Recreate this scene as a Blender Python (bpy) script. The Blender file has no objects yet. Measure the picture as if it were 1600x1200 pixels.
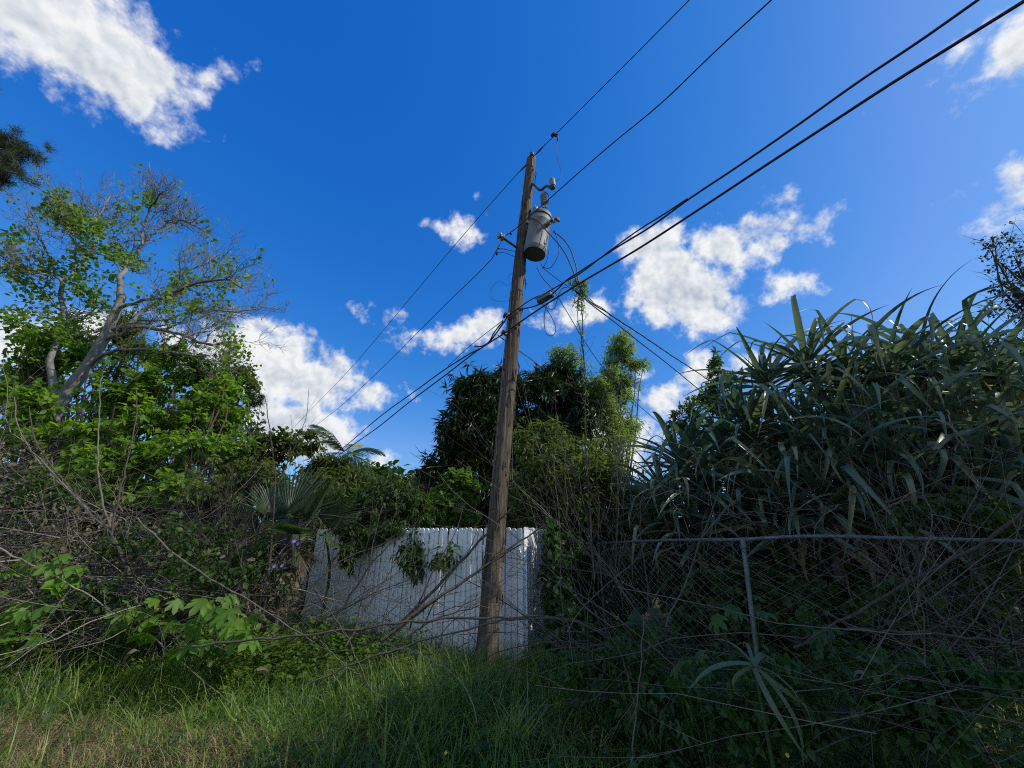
import bpy, math
import numpy as np
from mathutils import Vector, Matrix, Euler

SC = bpy.context.scene
COL = SC.collection
PI = math.pi

# ------------------------------------------------------------------ camera
TH = math.radians(22.0)
FPX = 577.0                       # focal length in photograph pixels (1600 wide)
CAM = np.array([0.0, 0.0, 1.72])
cam = bpy.data.cameras.new('camera')
cam.sensor_width = 36.0
cam.lens = FPX / 1600 * 36
cam.clip_start = 0.05
cam.clip_end = 3000
camo = bpy.data.objects.new('camera', cam)
COL.objects.link(camo)
camo.location = CAM
camo.rotation_euler = (PI / 2 + TH, 0, 0)
SC.camera = camo

CT, ST = math.cos(TH), math.sin(TH)

def ray(px, py):
    u = (px - 800) / FPX
    v = (600 - py) / FPX
    return np.array([u, CT - v * ST, ST + v * CT])

def at(px, py, Y):
    d = ray(px, py)
    return CAM + d * (Y / d[1])

def axd(p):                        # depth along the lens axis
    return (p[1] - CAM[1]) * CT + (p[2] - CAM[2]) * ST

def onplane(px, py, p0, d):        # meets the vertical plane through p0 along d
    n = np.array([-d[1], d[0], 0.0])
    r = ray(px, py)
    return CAM + r * (np.dot(p0 - CAM, n) / np.dot(r, n))

# ------------------------------------------------------------------ light
SUN_AZ, SUN_EL = math.radians(101), math.radians(40)
SDIR = Vector((math.sin(SUN_AZ) * math.cos(SUN_EL), math.cos(SUN_AZ) * math.cos(SUN_EL), math.sin(SUN_EL)))
sun = bpy.data.lights.new('sun', 'SUN')
sun.energy = 4.2
sun.angle = math.radians(0.53)
sun.color = (1.0, 0.94, 0.84)
suno = bpy.data.objects.new('sun', sun)
COL.objects.link(suno)
suno.rotation_euler = (-SDIR).to_track_quat('-Z', 'Y').to_euler()

SKY_STRENGTH = 0.10
SKY_GRADE = ((2.4, 6.3), (.99, 1.10), (.52, 1.20))
CLOUD_GAIN = 8.6

world = bpy.data.worlds.new('World')
SC.world = world
world.use_nodes = True

def build_world():
    nt = world.node_tree
    N, L = nt.nodes, nt.links
    N.clear()
    out = N.new('ShaderNodeOutputWorld')
    bg = N.new('ShaderNodeBackground')
    bg.inputs['Strength'].default_value = SKY_STRENGTH
    L.new(bg.outputs[0], out.inputs[0])
    sky = N.new('ShaderNodeTexSky')
    sky.sky_type = 'NISHITA'
    sky.sun_disc = False
    sky.sun_elevation = SUN_EL
    sky.sun_rotation = SUN_AZ
    sky.air_density = 1.0
    sky.dust_density = 0.6
    sky.ozone_density = 2.2
    # camera-like grade of the sky's own colour, channel by channel
    sp = N.new('ShaderNodeSeparateColor')
    L.new(sky.outputs[0], sp.inputs[0])
    cb = N.new('ShaderNodeCombineColor')

    def sm(op, p, q):
        n = N.new('ShaderNodeMath')
        n.operation = op
        for i, x in enumerate((p, q)):
            if isinstance(x, (int, float)):
                n.inputs[i].default_value = x
            else:
                L.new(x, n.inputs[i])
        return n.outputs[0]
    ch = [sm('MULTIPLY', sm('POWER', sm('MULTIPLY', sp.outputs[i], SKY_STRENGTH), pw), ga / SKY_STRENGTH) for i, (pw, ga) in enumerate(SKY_GRADE)]
    g_ = sm('MINIMUM', ch[1], sm('MULTIPLY', ch[2], .86))
    r_ = sm('MINIMUM', ch[0], sm('MULTIPLY', g_, .42))
    L.new(r_, cb.inputs[0])
    L.new(g_, cb.inputs[1])
    L.new(ch[2], cb.inputs[2])
    tc = N.new('ShaderNodeTexCoord')
    vec = tc.outputs['Generated']

    def noise(scale, detail, rough, off):
        mp = N.new('ShaderNodeMapping')
        mp.inputs['Location'].default_value = off
        L.new(vec, mp.inputs[0])
        n = N.new('ShaderNodeTexNoise')
        n.inputs['Scale'].default_value = scale
        n.inputs['Detail'].default_value = detail
        n.inputs['Roughness'].default_value = rough
        L.new(mp.outputs[0], n.inputs['Vector'])
        return n.outputs['Fac']

    def m(op, a, b=None, c=None):
        n = N.new('ShaderNodeMath')
        n.operation = op
        for i, x in enumerate((a, b, c)):
            if x is None:
                continue
            if isinstance(x, (int, float)):
                n.inputs[i].default_value = x
            else:
                L.new(x, n.inputs[i])
        return n.outputs[0]

    # cloud heaps: centre, half width, half height in photograph pixels, tilt, thinness
    cl = [(50, 20, 150, 80, 22, -.15), (150, 70, 130, 75, 30, -.15), (240, 118, 85, 55, 22, -.12), (226, 160, 48, 42, 60, -.05), (60, 70, 80, 40, 20, -.05), (318, 125, 26, 34, 60, .3),
          (350, 560, 75, 42, 10, -.1), (420, 575, 75, 48, 15, -.15), (500, 597, 80, 36, 10, -.25), (560, 611, 46, 20, 5, -.25), (395, 528, 38, 26, 0, 0),
          (480, 672, 66, 36, 10, -.2), (425, 660, 45, 40, 0, -.05), (440, 625, 40, 26, 0, .35), (592, 725, 28, 20, 0, 0), (640, 748, 40, 9, 0, .1), (575, 742, 45, 14, 0, .1),
          (700, 358, 32, 17, 10, .2), (735, 362, 32, 20, 20, .15), (757, 342, 9, 26, -10, .4),
          (715, 522, 48, 24, -15, .12), (680, 527, 30, 10, 0, .25), (748, 508, 36, 22, -20, .15), (625, 489, 22, 8, 0, 1.1),
          (1030, 450, 62, 62, 0, 0), (1085, 462, 72, 48, -10, 0), (1130, 385, 52, 36, 0, 0), (1185, 382, 34, 20, -10, .15), (1018, 385, 44, 26, -10, .05), (1025, 492, 52, 24, 20, .1),
          (1285, 345, 44, 13, -32, .5), (1180, 346, 20, 6, 5, .7), (1228, 447, 32, 12, -20, .35), (1245, 355, 26, 9, 20, .6),
          (1590, 70, 48, 50, -30, 0), (1550, 112, 56, 13, -18, .1), (1494, 130, 22, 10, -30, .25), (1506, 74, 24, 14, -20, .35), (1486, 158, 9, 20, -20, .4),
          (1596, 265, 32, 32, -30, .25), (1604, 310, 36, 13, -20, .5), (1588, 342, 38, 12, 0, .4), (1494, 297, 13, 6, 10, .25), (1203, 310, 13, 8, 0, .45),
          (1090, 588, 52, 26, -20, .05), (1045, 618, 46, 24, -10, .05), (1015, 582, 30, 11, 0, .3), (960, 690, 75, 45, 0, 0), (910, 487, 52, 22, -10, .15), (1180, 565, 60, 22, 0, .1),
          (25, 525, 75, 60, 0, .05), (120, 500, 60, 30, 0, .15)]
    heaps = []
    for (px, py, rx, ry, a, thin) in cl:
        a = math.radians(a)
        c = Vector(ray(px, py)).normalized()
        e1 = Vector(ray(px + rx * math.cos(a), py + rx * math.sin(a))).normalized() - c
        e2 = Vector(ray(px + ry * math.sin(a), py - ry * math.cos(a))).normalized() - c
        heaps.append((c, e1, e2, thin))
    rng = np.random.default_rng(11)      # unseen heaps round the rest of the sky, added for whiter fill light
    k = 0
    while k < 34:
        az, el = rng.uniform(0, 2 * PI), math.radians(rng.uniform(5, 60))
        c = Vector((math.sin(az) * math.cos(el), math.cos(az) * math.cos(el), math.sin(el)))
        dep = c.y * CT + c.z * ST            # the heaps in view are the ones listed above
        if dep > .1 and abs(c.x / dep) < 2.9 and abs((c.z * CT - c.y * ST) / dep) < 2.5:
            continue
        t1 = c.cross(Vector((0, 0, 1))).normalized()
        t2 = c.cross(t1).normalized()
        s = rng.uniform(.10, .28)
        heaps.append((c, t1 * s, t2 * s * .5, 0))
        k += 1
    cur = None
    for (c, e1, e2, thin) in heaps:
        a = e1.normalized()
        b = (e2 - a * e2.dot(a))
        lb = b.length
        b.normalize()
        n = a.cross(b)
        M = Matrix((a, b, n)).transposed()
        mp = N.new('ShaderNodeMapping')
        mp.vector_type = 'TEXTURE'
        mp.inputs['Location'].default_value = c
        mp.inputs['Rotation'].default_value = M.to_euler()
        mp.inputs['Scale'].default_value = (e1.length, lb, 1)
        if cur is None:
            L.new(vec, mp.inputs[0])
        else:                                # keeps the shader's evaluation in order
            va = N.new('ShaderNodeVectorMath')
            va.operation = 'MULTIPLY_ADD'
            L.new(cur, va.inputs[0])
            va.inputs[1].default_value = (1e-7, 1e-7, 1e-7)
            L.new(vec, va.inputs[2])
            L.new(va.outputs[0], mp.inputs[0])
        ln = N.new('ShaderNodeVectorMath')
        ln.operation = 'LENGTH'
        L.new(mp.outputs[0], ln.inputs[0])
        r = ln.outputs['Value']
        size = min(e1.length, lb)
        r = m('MULTIPLY', m('ADD', r, thin - 1), size)
        if cur is None:
            cur = r
        else:
            s = N.new('ShaderNodeMath')
            s.operation = 'SMOOTH_MIN'
            L.new(cur, s.inputs[0])
            L.new(r, s.inputs[1])
            s.inputs[2].default_value = .012
            cur = s.outputs[0]
    n1 = noise(16, 12, .62, (3.1, 1.7, .4))
    o_ = tuple(c * .012 for c in SDIR)
    n1s = noise(16, 5, .55, (3.1 + o_[0], 1.7 + o_[1], .4 + o_[2]))
    n1f = noise(16, 5, .55, (3.1, 1.7, .4))
    n2 = noise(5, 3, .5, (0, 5, 2))
    n3 = noise(9, 4, .5, (7, 2, 9))
    d = m('ADD', cur, m('MULTIPLY', m('SUBTRACT', n1, .5), .15))
    d = m('ADD', d, m('MULTIPLY', m('SUBTRACT', n2, .5), .09))
    mr = N.new('ShaderNodeMapRange')
    mr.interpolation_type = 'SMOOTHSTEP'
    L.new(d, mr.inputs[0])
    mr.inputs[1].default_value = .018
    mr.inputs[2].default_value = -.026
    mask = mr.outputs[0]
    # billows: the flank toward the sun is white, the far flank and the thick heart greyer
    lit = m('ADD', m('MULTIPLY', m('SUBTRACT', n1s, n1f), 2.6), m('ADD', m('MULTIPLY', d, 5.0), m('MULTIPLY', m('SUBTRACT', n3, .5), 1.1)))
    sh = N.new('ShaderNodeMapRange')
    L.new(lit, sh.inputs[0])
    sh.inputs[1].default_value = -.75
    sh.inputs[2].default_value = .05
    cc = N.new('ShaderNodeMix')
    cc.data_type = 'RGBA'
    L.new(sh.outputs[0], cc.inputs[0])
    g = CLOUD_GAIN
    cc.inputs[6].default_value = (.52 * g, .60 * g, .72 * g, 1)
    cc.inputs[7].default_value = (1.04 * g, 1.06 * g, 1.08 * g, 1)
    fin = N.new('ShaderNodeMix')
    fin.data_type = 'RGBA'
    L.new(mask, fin.inputs[0])
    L.new(cb.outputs[0], fin.inputs[6])
    L.new(cc.outputs[2], fin.inputs[7])
    L.new(fin.outputs[2], bg.inputs['Color'])

build_world()
vs = SC.view_settings
SC.display_settings.display_device = 'sRGB'
vs.view_transform = 'Standard'
vs.look = 'None'
vs.exposure = 0.0
vs.gamma = 1.0
vs.use_curve_mapping = False
SC.cycles.use_denoising = False
SC.cycles.filter_width = 1.1
SC.cycles.max_bounces = 8
SC.cycles.diffuse_bounces = 4
SC.cycles.transmission_bounces = 4

# ------------------------------------------------------------------ materials
def new_mat(name):
    mt = bpy.data.materials.new(name)
    mt.use_nodes = True
    nt = mt.node_tree
    nt.nodes.clear()
    out = nt.nodes.new('ShaderNodeOutputMaterial')
    return mt, nt.nodes, nt.links, out

def ramp(N, stops):
    r = N.new('ShaderNodeValToRGB')
    e = r.color_ramp.elements
    while len(e) < len(stops):
        e.new(.5)
    for i, (p, c) in enumerate(stops):
        e[i].position = p
        e[i].color = (*c, 1)
    return r

def leaf_mat(name, cols, trans=.38, rough=.5, spec=.35, tint=(1.25, 1.25, .45)):
    """leaf blade: every leaf its own tone (attribute rnd), light passes through"""
    mt, N, L, out = new_mat(name)
    at_ = N.new('ShaderNodeAttribute')
    at_.attribute_name = 'rnd'
    k = len(cols)
    r = ramp(N, [(i / max(1, k - 1), c) for i, c in enumerate(cols)])
    geo = N.new('ShaderNodeNewGeometry')
    nz = N.new('ShaderNodeTexNoise')
    nz.inputs['Scale'].default_value = 1.3
    nz.inputs['Detail'].default_value = 3
    L.new(geo.outputs['Position'], nz.inputs['Vector'])
    ad = N.new('ShaderNodeMath')
    ad.operation = 'MULTIPLY_ADD'
    L.new(nz.outputs['Fac'], ad.inputs[0])
    ad.inputs[1].default_value = .6
    L.new(at_.outputs['Fac'], ad.inputs[2])
    sb = N.new('ShaderNodeMath')
    sb.operation = 'SUBTRACT'
    L.new(ad.outputs[0], sb.inputs[0])
    sb.inputs[1].default_value = .3
    L.new(sb.outputs[0], r.inputs[0])
    p = N.new('ShaderNodeBsdfPrincipled')
    L.new(r.outputs[0], p.inputs['Base Color'])
    p.inputs['Roughness'].default_value = rough
    p.inputs['Specular IOR Level'].default_value = spec
    tr = N.new('ShaderNodeBsdfTranslucent')
    tm = N.new('ShaderNodeMix')
    tm.data_type = 'RGBA'
    tm.blend_type = 'MULTIPLY'
    tm.inputs[0].default_value = 1
    L.new(r.outputs[0], tm.inputs[6])
    tm.inputs[7].default_value = (*[2 * t for t in tint], 1)
    L.new(tm.outputs[2], tr.inputs[0])
    mx = N.new('ShaderNodeMixShader')
    mx.inputs[0].default_value = trans
    L.new(p.outputs[0], mx.inputs[1])
    L.new(tr.outputs[0], mx.inputs[2])
    L.new(mx.outputs[0], out.inputs[0])
    return mt

def bark_mat(name, cols, scale=(6, 6, 1.2), bump=.4, rough=.85, vscale=1.0, use_rnd=True):
    mt, N, L, out = new_mat(name)
    tc = N.new('ShaderNodeTexCoord')
    mp = N.new('ShaderNodeMapping')
    mp.inputs['Scale'].default_value = scale
    L.new(tc.outputs['Object'], mp.inputs[0])
    nz = N.new('ShaderNodeTexNoise')
    nz.inputs['Scale'].default_value = 3 * vscale
    nz.inputs['Detail'].default_value = 8
    nz.inputs['Roughness'].default_value = .65
    L.new(mp.outputs[0], nz.inputs['Vector'])
    src = nz.outputs['Fac']
    if use_rnd:
        at_ = N.new('ShaderNodeAttribute')
        at_.attribute_name = 'rnd'
        a = N.new('ShaderNodeMath')
        a.operation = 'MULTIPLY_ADD'
        L.new(at_.outputs['Fac'], a.inputs[0])
        a.inputs[1].default_value = .7
        L.new(src, a.inputs[2])
        b = N.new('ShaderNodeMath')
        b.operation = 'SUBTRACT'
        L.new(a.outputs[0], b.inputs[0])
        b.inputs[1].default_value = .35
        src2 = b.outputs[0]
    else:
        src2 = src
    k = len(cols)
    r = ramp(N, [(.2 + .6 * i / max(1, k - 1), c) for i, c in enumerate(cols)])
    L.new(src2, r.inputs[0])
    p = N.new('ShaderNodeBsdfPrincipled')
    p.inputs['Roughness'].default_value = rough
    p.inputs['Specular IOR Level'].default_value = .2
    L.new(r.outputs[0], p.inputs['Base Color'])
    if bump:
        bp = N.new('ShaderNodeBump')
        bp.inputs['Strength'].default_value = bump
        bp.inputs['Distance'].default_value = .02
        L.new(src, bp.inputs['Height'])
        L.new(bp.outputs[0], p.inputs['Normal'])
    L.new(p.outputs[0], out.inputs[0])
    return mt

def plain_mat(name, a, b, rough=.5, metal=0.0, scale=8, spec=.5, bump=0.0):
    mt, N, L, out = new_mat(name)
    tc = N.new('ShaderNodeTexCoord')
    nz = N.new('ShaderNodeTexNoise')
    nz.inputs['Scale'].default_value = scale
    nz.inputs['Detail'].default_value = 6
    L.new(tc.outputs['Object'], nz.inputs['Vector'])
    r = ramp(N, [(.35, a), (.65, b)])
    L.new(nz.outputs['Fac'], r.inputs[0])
    p = N.new('ShaderNodeBsdfPrincipled')
    p.inputs['Roughness'].default_value = rough
    p.inputs['Metallic'].default_value = metal
    p.inputs['Specular IOR Level'].default_value = spec
    L.new(r.outputs[0], p.inputs['Base Color'])
    if bump:
        bp = N.new('ShaderNodeBump')
        bp.inputs['Strength'].default_value = bump
        bp.inputs['Distance'].default_value = .01
        L.new(nz.outputs['Fac'], bp.inputs['Height'])
        L.new(bp.outputs[0], p.inputs['Normal'])
    L.new(p.outputs[0], out.inputs[0])
    return mt

M = {}
M['grass'] = leaf_mat('grass_blades', [(.08, .145, .034), (.125, .205, .047), (.17, .25, .065), (.28, .29, .13)], .45, .42)
M['straw'] = leaf_mat('dry_straw', [(.13, .10, .055), (.27, .205, .11), (.40, .32, .18)], .2, .7, .2, (1, .9, .6))
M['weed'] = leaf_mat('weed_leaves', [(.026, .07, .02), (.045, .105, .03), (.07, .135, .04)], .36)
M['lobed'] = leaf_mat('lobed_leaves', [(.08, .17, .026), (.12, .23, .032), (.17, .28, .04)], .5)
M['treeleaf'] = leaf_mat('bright_tree_leaves', [(.06, .115, .024), (.10, .17, .03), (.15, .22, .042)], .52)
M['limeleaf'] = leaf_mat('lime_vine_leaves', [(.065, .13, .016), (.11, .20, .022), (.17, .25, .032)], .52)
M['mango'] = leaf_mat('dark_lance_leaves', [(.010, .026, .009), (.016, .038, .012), (.028, .055, .016)], .22, .38, .5)
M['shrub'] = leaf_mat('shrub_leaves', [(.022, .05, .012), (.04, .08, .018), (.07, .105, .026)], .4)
M['olive'] = leaf_mat('olive_leaves', [(.035, .06, .014), (.065, .095, .022), (.11, .135, .034)], .45)
M['pale'] = leaf_mat('pale_feathery_leaves', [(.08, .13, .05), (.12, .18, .065), (.16, .22, .085)], .5)
M['dusk'] = leaf_mat('dark_russet_leaves', [(.018, .026, .014), (.03, .036, .02), (.055, .045, .03)], .25)
M['pine'] = leaf_mat('pine_needles', [(.02, .035, .015), (.035, .05, .02), (.06, .07, .03)], .2)
M['pand'] = leaf_mat('strap_leaves', [(.054, .096, .062), (.080, .130, .084), (.118, .170, .108), (.19, .21, .10)], .18, .36, .65, (1.0, 1.1, .75))
M['palestrap'] = leaf_mat('pale_strap_leaves', [(.085, .13, .08), (.13, .18, .115)], .35, .4)
M['panddry'] = leaf_mat('dry_strap_leaves', [(.14, .12, .06), (.22, .195, .10), (.32, .285, .17)], .3, .55)
M['fan'] = leaf_mat('fan_palm_blades', [(.045, .075, .035), (.065, .10, .05), (.09, .13, .07)], .3, .4)
M['fandry'] = leaf_mat('dead_palm_blades', [(.08, .065, .04), (.14, .12, .075), (.20, .17, .11)], .2, .7)
M['banana'] = leaf_mat('banana_blade', [(.04, .09, .02), (.06, .12, .03)], .4, .4)
M['purple'] = leaf_mat('purple_petals', [(.24, .17, .55), (.36, .27, .68)], .35, .6, .3, (.6, .45, 1))
M['yellow'] = leaf_mat('yellow_petals', [(.65, .42, .02), (.7, .5, .03)], .3, .6)
M['twig'] = bark_mat('grey_twigs', [(.05, .042, .034), (.13, .11, .09), (.28, .245, .205)], (8, 8, 8), .2)
M['darktwig'] = bark_mat('dark_stems', [(.020, .018, .015), (.045, .04, .033), (.085, .076, .062)], (8, 8, 8), .2)
M['brownstem'] = bark_mat('brown_stems', [(.048, .042, .034), (.098, .088, .072), (.17, .155, .13)], (10, 10, 4), .3)
M['bark'] = bark_mat('tree_bark', [(.085, .082, .074), (.175, .168, .152), (.29, .28, .255)], (3, 3, 1.5), .5)
M['darkbark'] = bark_mat('dark_bark', [(.03, .024, .02), (.06, .05, .04), (.1, .085, .07)], (3, 3, 1.5), .5)
M['galv'] = plain_mat('galvanised_steel', (.085, .105, .11), (.14, .165, .17), .5, .3, 30)
M['mesh'] = plain_mat('weathered_wire', (.12, .125, .13), (.20, .21, .215), .55, .3, 30)
M['iron'] = plain_mat('dark_hardware', (.045, .045, .05), (.09, .09, .095), .6, .3, 25)
M['cable'] = plain_mat('black_cable_sheath', (.012, .012, .016), (.022, .022, .028), .55, 0, 40)
M['porcelain'] = plain_mat('grey_porcelain', (.18, .20, .20), (.27, .28, .28), .35, 0, 20)
M['tank'] = plain_mat('grey_tank_paint', (.125, .145, .145), (.165, .182, .182), .6, 0, 5)
M['tankdark'] = plain_mat('tank_underside_paint', (.13, .145, .15), (.17, .185, .19), .6, 0, 5)
M['boxgrey'] = plain_mat('grey_plastic', (.13, .15, .15), (.19, .21, .21), .55, 0, 12)
M['rust'] = plain_mat('rusty_terminal', (.22, .05, .03), (.3, .1, .06), .6, .2, 20)

def vinyl_mat():
    mt, N, L, out = new_mat('white_vinyl')
    tc = N.new('ShaderNodeTexCoord')
    geo = N.new('ShaderNodeNewGeometry')
    mp = N.new('ShaderNodeMapping')
    mp.inputs['Scale'].default_value = (6, 6, .8)
    L.new(geo.outputs['Position'], mp.inputs[0])
    nz = N.new('ShaderNodeTexNoise')
    nz.inputs['Scale'].default_value = 2.5
    nz.inputs['Detail'].default_value = 8
    nz.inputs['Roughness'].default_value = .7
    L.new(mp.outputs[0], nz.inputs['Vector'])
    r = ramp(N, [(.14, (.42, .46, .38)), (.34, (.72, .74, .74)), (.52, (.84, .85, .86))])
    sx = N.new('ShaderNodeSeparateXYZ')
    L.new(geo.outputs['Position'], sx.inputs[0])
    dz = N.new('ShaderNodeMapRange')       # splashed soil and algae along the foot of the boards
    L.new(sx.outputs[2], dz.inputs[0])
    dz.inputs[1].default_value = 0
    dz.inputs[2].default_value = .55
    dz.inputs[3].default_value = -.22
    dz.inputs[4].default_value = 0
    aa = N.new('ShaderNodeMath')
    aa.operation = 'ADD'
    L.new(nz.outputs['Fac'], aa.inputs[0])
    L.new(dz.outputs[0], aa.inputs[1])
    L.new(aa.outputs[0], r.inputs[0])
    p = N.new('ShaderNodeBsdfPrincipled')
    p.inputs['Roughness'].default_value = .45
    L.new(r.outputs[0], p.inputs['Base Color'])
    L.new(p.outputs[0], out.inputs[0])
    return mt
M['vinyl'] = vinyl_mat()

def pole_mat():
    mt, N, L, out = new_mat('weathered_pole_wood')
    tc = N.new('ShaderNodeTexCoord')
    def nz(scale, s, det, rough=.6):
        mp = N.new('ShaderNodeMapping')
        mp.inputs['Scale'].default_value = scale
        L.new(tc.outputs['Object'], mp.inputs[0])
        n = N.new('ShaderNodeTexNoise')
        n.inputs['Scale'].default_value = s
        n.inputs['Detail'].default_value = det
        n.inputs['Roughness'].default_value = rough
        L.new(mp.outputs[0], n.inputs['Vector'])
        return n.outputs['Fac']
    grain = nz((22, 22, .7), 2.2, 9, .7)
    patch = nz((2, 2, .35), 2, 5)
    r1 = ramp(N, [(.28, (.035, .030, .025)), (.45, (.115, .098, .080)), (.62, (.21, .185, .155)), (.8, (.33, .30, .26))])
    L.new(grain, r1.inputs[0])
    r2 = ramp(N, [(.35, (.55, .52, .50)), (.65, (1.1, 1.05, 1.0))])
    L.new(patch, r2.inputs[0])
    mx = N.new('ShaderNodeMix')
    mx.data_type = 'RGBA'
    mx.blend_type = 'MULTIPLY'
    mx.inputs[0].default_value = 1
    L.new(r1.outputs[0], mx.inputs[6])
    L.new(r2.outputs[0], mx.inputs[7])
    p = N.new('ShaderNodeBsdfPrincipled')
    p.inputs['Roughness'].default_value = .85
    p.inputs['Specular IOR Level'].default_value = .15
    L.new(mx.outputs[2], p.inputs['Base Color'])
    bp = N.new('ShaderNodeBump')
    bp.inputs['Strength'].default_value = .9
    bp.inputs['Distance'].default_value = .02
    L.new(grain, bp.inputs['Height'])
    L.new(bp.outputs[0], p.inputs['Normal'])
    L.new(p.outputs[0], out.inputs[0])
    return mt
M['pole'] = pole_mat()

def ground_mat():
    mt, N, L, out = new_mat('soil_and_litter')
    geo = N.new('ShaderNodeNewGeometry')
    nz = N.new('ShaderNodeTexNoise')
    nz.inputs['Scale'].default_value = 2.2
    nz.inputs['Detail'].default_value = 10
    nz.inputs['Roughness'].default_value = .65
    L.new(geo.outputs['Position'], nz.inputs['Vector'])
    n2 = N.new('ShaderNodeTexNoise')
    n2.inputs['Scale'].default_value = 35
    n2.inputs['Detail'].default_value = 6
    L.new(geo.outputs['Position'], n2.inputs['Vector'])
    r = ramp(N, [(.3, (.03, .035, .015)), (.5, (.055, .048, .026)), (.72, (.12, .095, .055))])
    ad = N.new('ShaderNodeMath')
    ad.operation = 'MULTIPLY_ADD'
    L.new(n2.outputs['Fac'], ad.inputs[0])
    ad.inputs[1].default_value = .5
    L.new(nz.outputs['Fac'], ad.inputs[2])
    sb = N.new('ShaderNodeMath')
    sb.operation = 'SUBTRACT'
    sb.inputs[1].default_value = .25
    L.new(ad.outputs[0], sb.inputs[0])
    L.new(sb.outputs[0], r.inputs[0])
    p = N.new('ShaderNodeBsdfPrincipled')
    p.inputs['Roughness'].default_value = .95
    p.inputs['Specular IOR Level'].default_value = .1
    L.new(r.outputs[0], p.inputs['Base Color'])
    bp = N.new('ShaderNodeBump')
    bp.inputs['Strength'].default_value = .8
    bp.inputs['Distance'].default_value = .05
    L.new(ad.outputs[0], bp.inputs['Height'])
    L.new(bp.outputs[0], p.inputs['Normal'])
    L.new(p.outputs[0], out.inputs[0])
    return mt
M['ground'] = ground_mat()

# ------------------------------------------------------------------ mesh helpers
def nrm(a):
    return a / np.maximum(np.linalg.norm(a, axis=-1, keepdims=True), 1e-9)

class Geo:
    def __init__(s):
        s.v, s.q, s.t, s.r, s.n = [], [], [], [], 0
    def add(s, v, q=None, t=None, r=0.5):
        v = np.asarray(v, float).reshape(-1, 3)
        if q is not None and len(q):
            s.q.append(np.asarray(q, int).reshape(-1, 4) + s.n)
        if t is not None and len(t):
            s.t.append(np.asarray(t, int).reshape(-1, 3) + s.n)
        s.v.append(v)
        s.r.append(np.broadcast_to(np.asarray(r, float), (len(v),)))
        s.n += len(v)
    def mesh(s, name, mat, smooth=True, origin=None):
        me = bpy.data.meshes.new(name)
        v = np.concatenate(s.v)
        if origin is not None:
            v = v - np.asarray(origin)
        q = np.concatenate(s.q) if s.q else np.zeros((0, 4), int)
        t = np.concatenate(s.t) if s.t else np.zeros((0, 3), int)
        me.vertices.add(len(v))
        me.vertices.foreach_set('co', v.astype(np.float32).ravel())
        nl = q.size + t.size
        me.loops.add(nl)
        me.loops.foreach_set('vertex_index', np.concatenate([q.ravel(), t.ravel()]).astype(np.int32))
        me.polygons.add(len(q) + len(t))
        st = np.concatenate([np.arange(len(q)) * 4, q.size + np.arange(len(t)) * 3]).astype(np.int32)
        me.polygons.foreach_set('loop_start', st)
        me.polygons.foreach_set('use_smooth', np.full(len(q) + len(t), smooth))
        a = me.attributes.new('rnd', 'FLOAT', 'POINT')
        a.data.foreach_set('value', np.concatenate(s.r).astype(np.float32))
        me.update(calc_edges=True)
        me.validate()
        me.materials.append(mat)
        return me
    def build(s, name, mat, parent=None, smooth=True, **props):
        """link as one object; vertices are in world space, the origin goes to the parent's place"""
        org = WPOS.get(parent.name) if parent is not None else None
        if org is None and parent is None:
            v = np.concatenate(s.v)
            org = np.array([v[:, 0].mean(), v[:, 1].mean(), v[:, 2].min()])
        o = bpy.data.objects.new(name, s.mesh(name, mat, smooth, org))
        COL.objects.link(o)
        if parent is not None:
            o.parent = parent
        else:
            o.location = org
        WPOS[o.name] = org
        for k, x in props.items():
            o[k] = x
        return o

WPOS = {}

def tag(o, label=None, category=None, group=None, kind=None):
    for k, x in (('label', label), ('category', category), ('group', group), ('kind', kind)):
        if x:
            o[k] = x
    return o

def thing(name, loc, label, category, group=None):
    o = bpy.data.objects.new(name, None)
    COL.objects.link(o)
    o.location = loc
    o.empty_display_size = .2
    WPOS[o.name] = np.array(loc, float)
    return tag(o, label, category, group)

def tubes(g, P, Rad, sides=5, r=None, close=False):
    """P (N,K,3), Rad (N,K): N tubes in one go"""
    P = np.asarray(P, float)
    if P.ndim == 2:
        P = P[None]
    Nn, K = P.shape[:2]
    Rad = np.broadcast_to(np.asarray(Rad, float), (Nn, K)) if np.ndim(Rad) < 2 else np.asarray(Rad, float)
    T = nrm(np.gradient(P, axis=1))
    mean = np.abs(T).mean(1)
    ref = np.zeros((Nn, 3))
    ref[np.arange(Nn), mean.argmin(1)] = 1
    U = nrm(np.cross(T, ref[:, None, :]))
    W = np.cross(T, U)
    a = np.arange(sides) * 2 * PI / sides
    ring = P[:, :, None, :] + Rad[:, :, None, None] * (np.cos(a)[None, None, :, None] * U[:, :, None, :] + np.sin(a)[None, None, :, None] * W[:, :, None, :])
    idx = np.arange(Nn * K * sides).reshape(Nn, K, sides)
    A = idx[:, :-1]
    B = idx[:, 1:]
    q = np.stack([A, np.roll(A, -1, 2), np.roll(B, -1, 2), B], -1).reshape(-1, 4)
    rv = 0.5 if r is None else np.repeat(np.asarray(r, float), K * sides)
    base = g.n
    g.add(ring, q, None, rv)
    if close:
        for e in (0, K - 1):
            for i in range(Nn):
                c = idx[i, e]
                tr = [(c[0], c[j], c[j + 1]) if e else (c[0], c[j + 1], c[j]) for j in range(1, sides - 1)]
                g.t.append(np.array(tr) + base)

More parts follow.
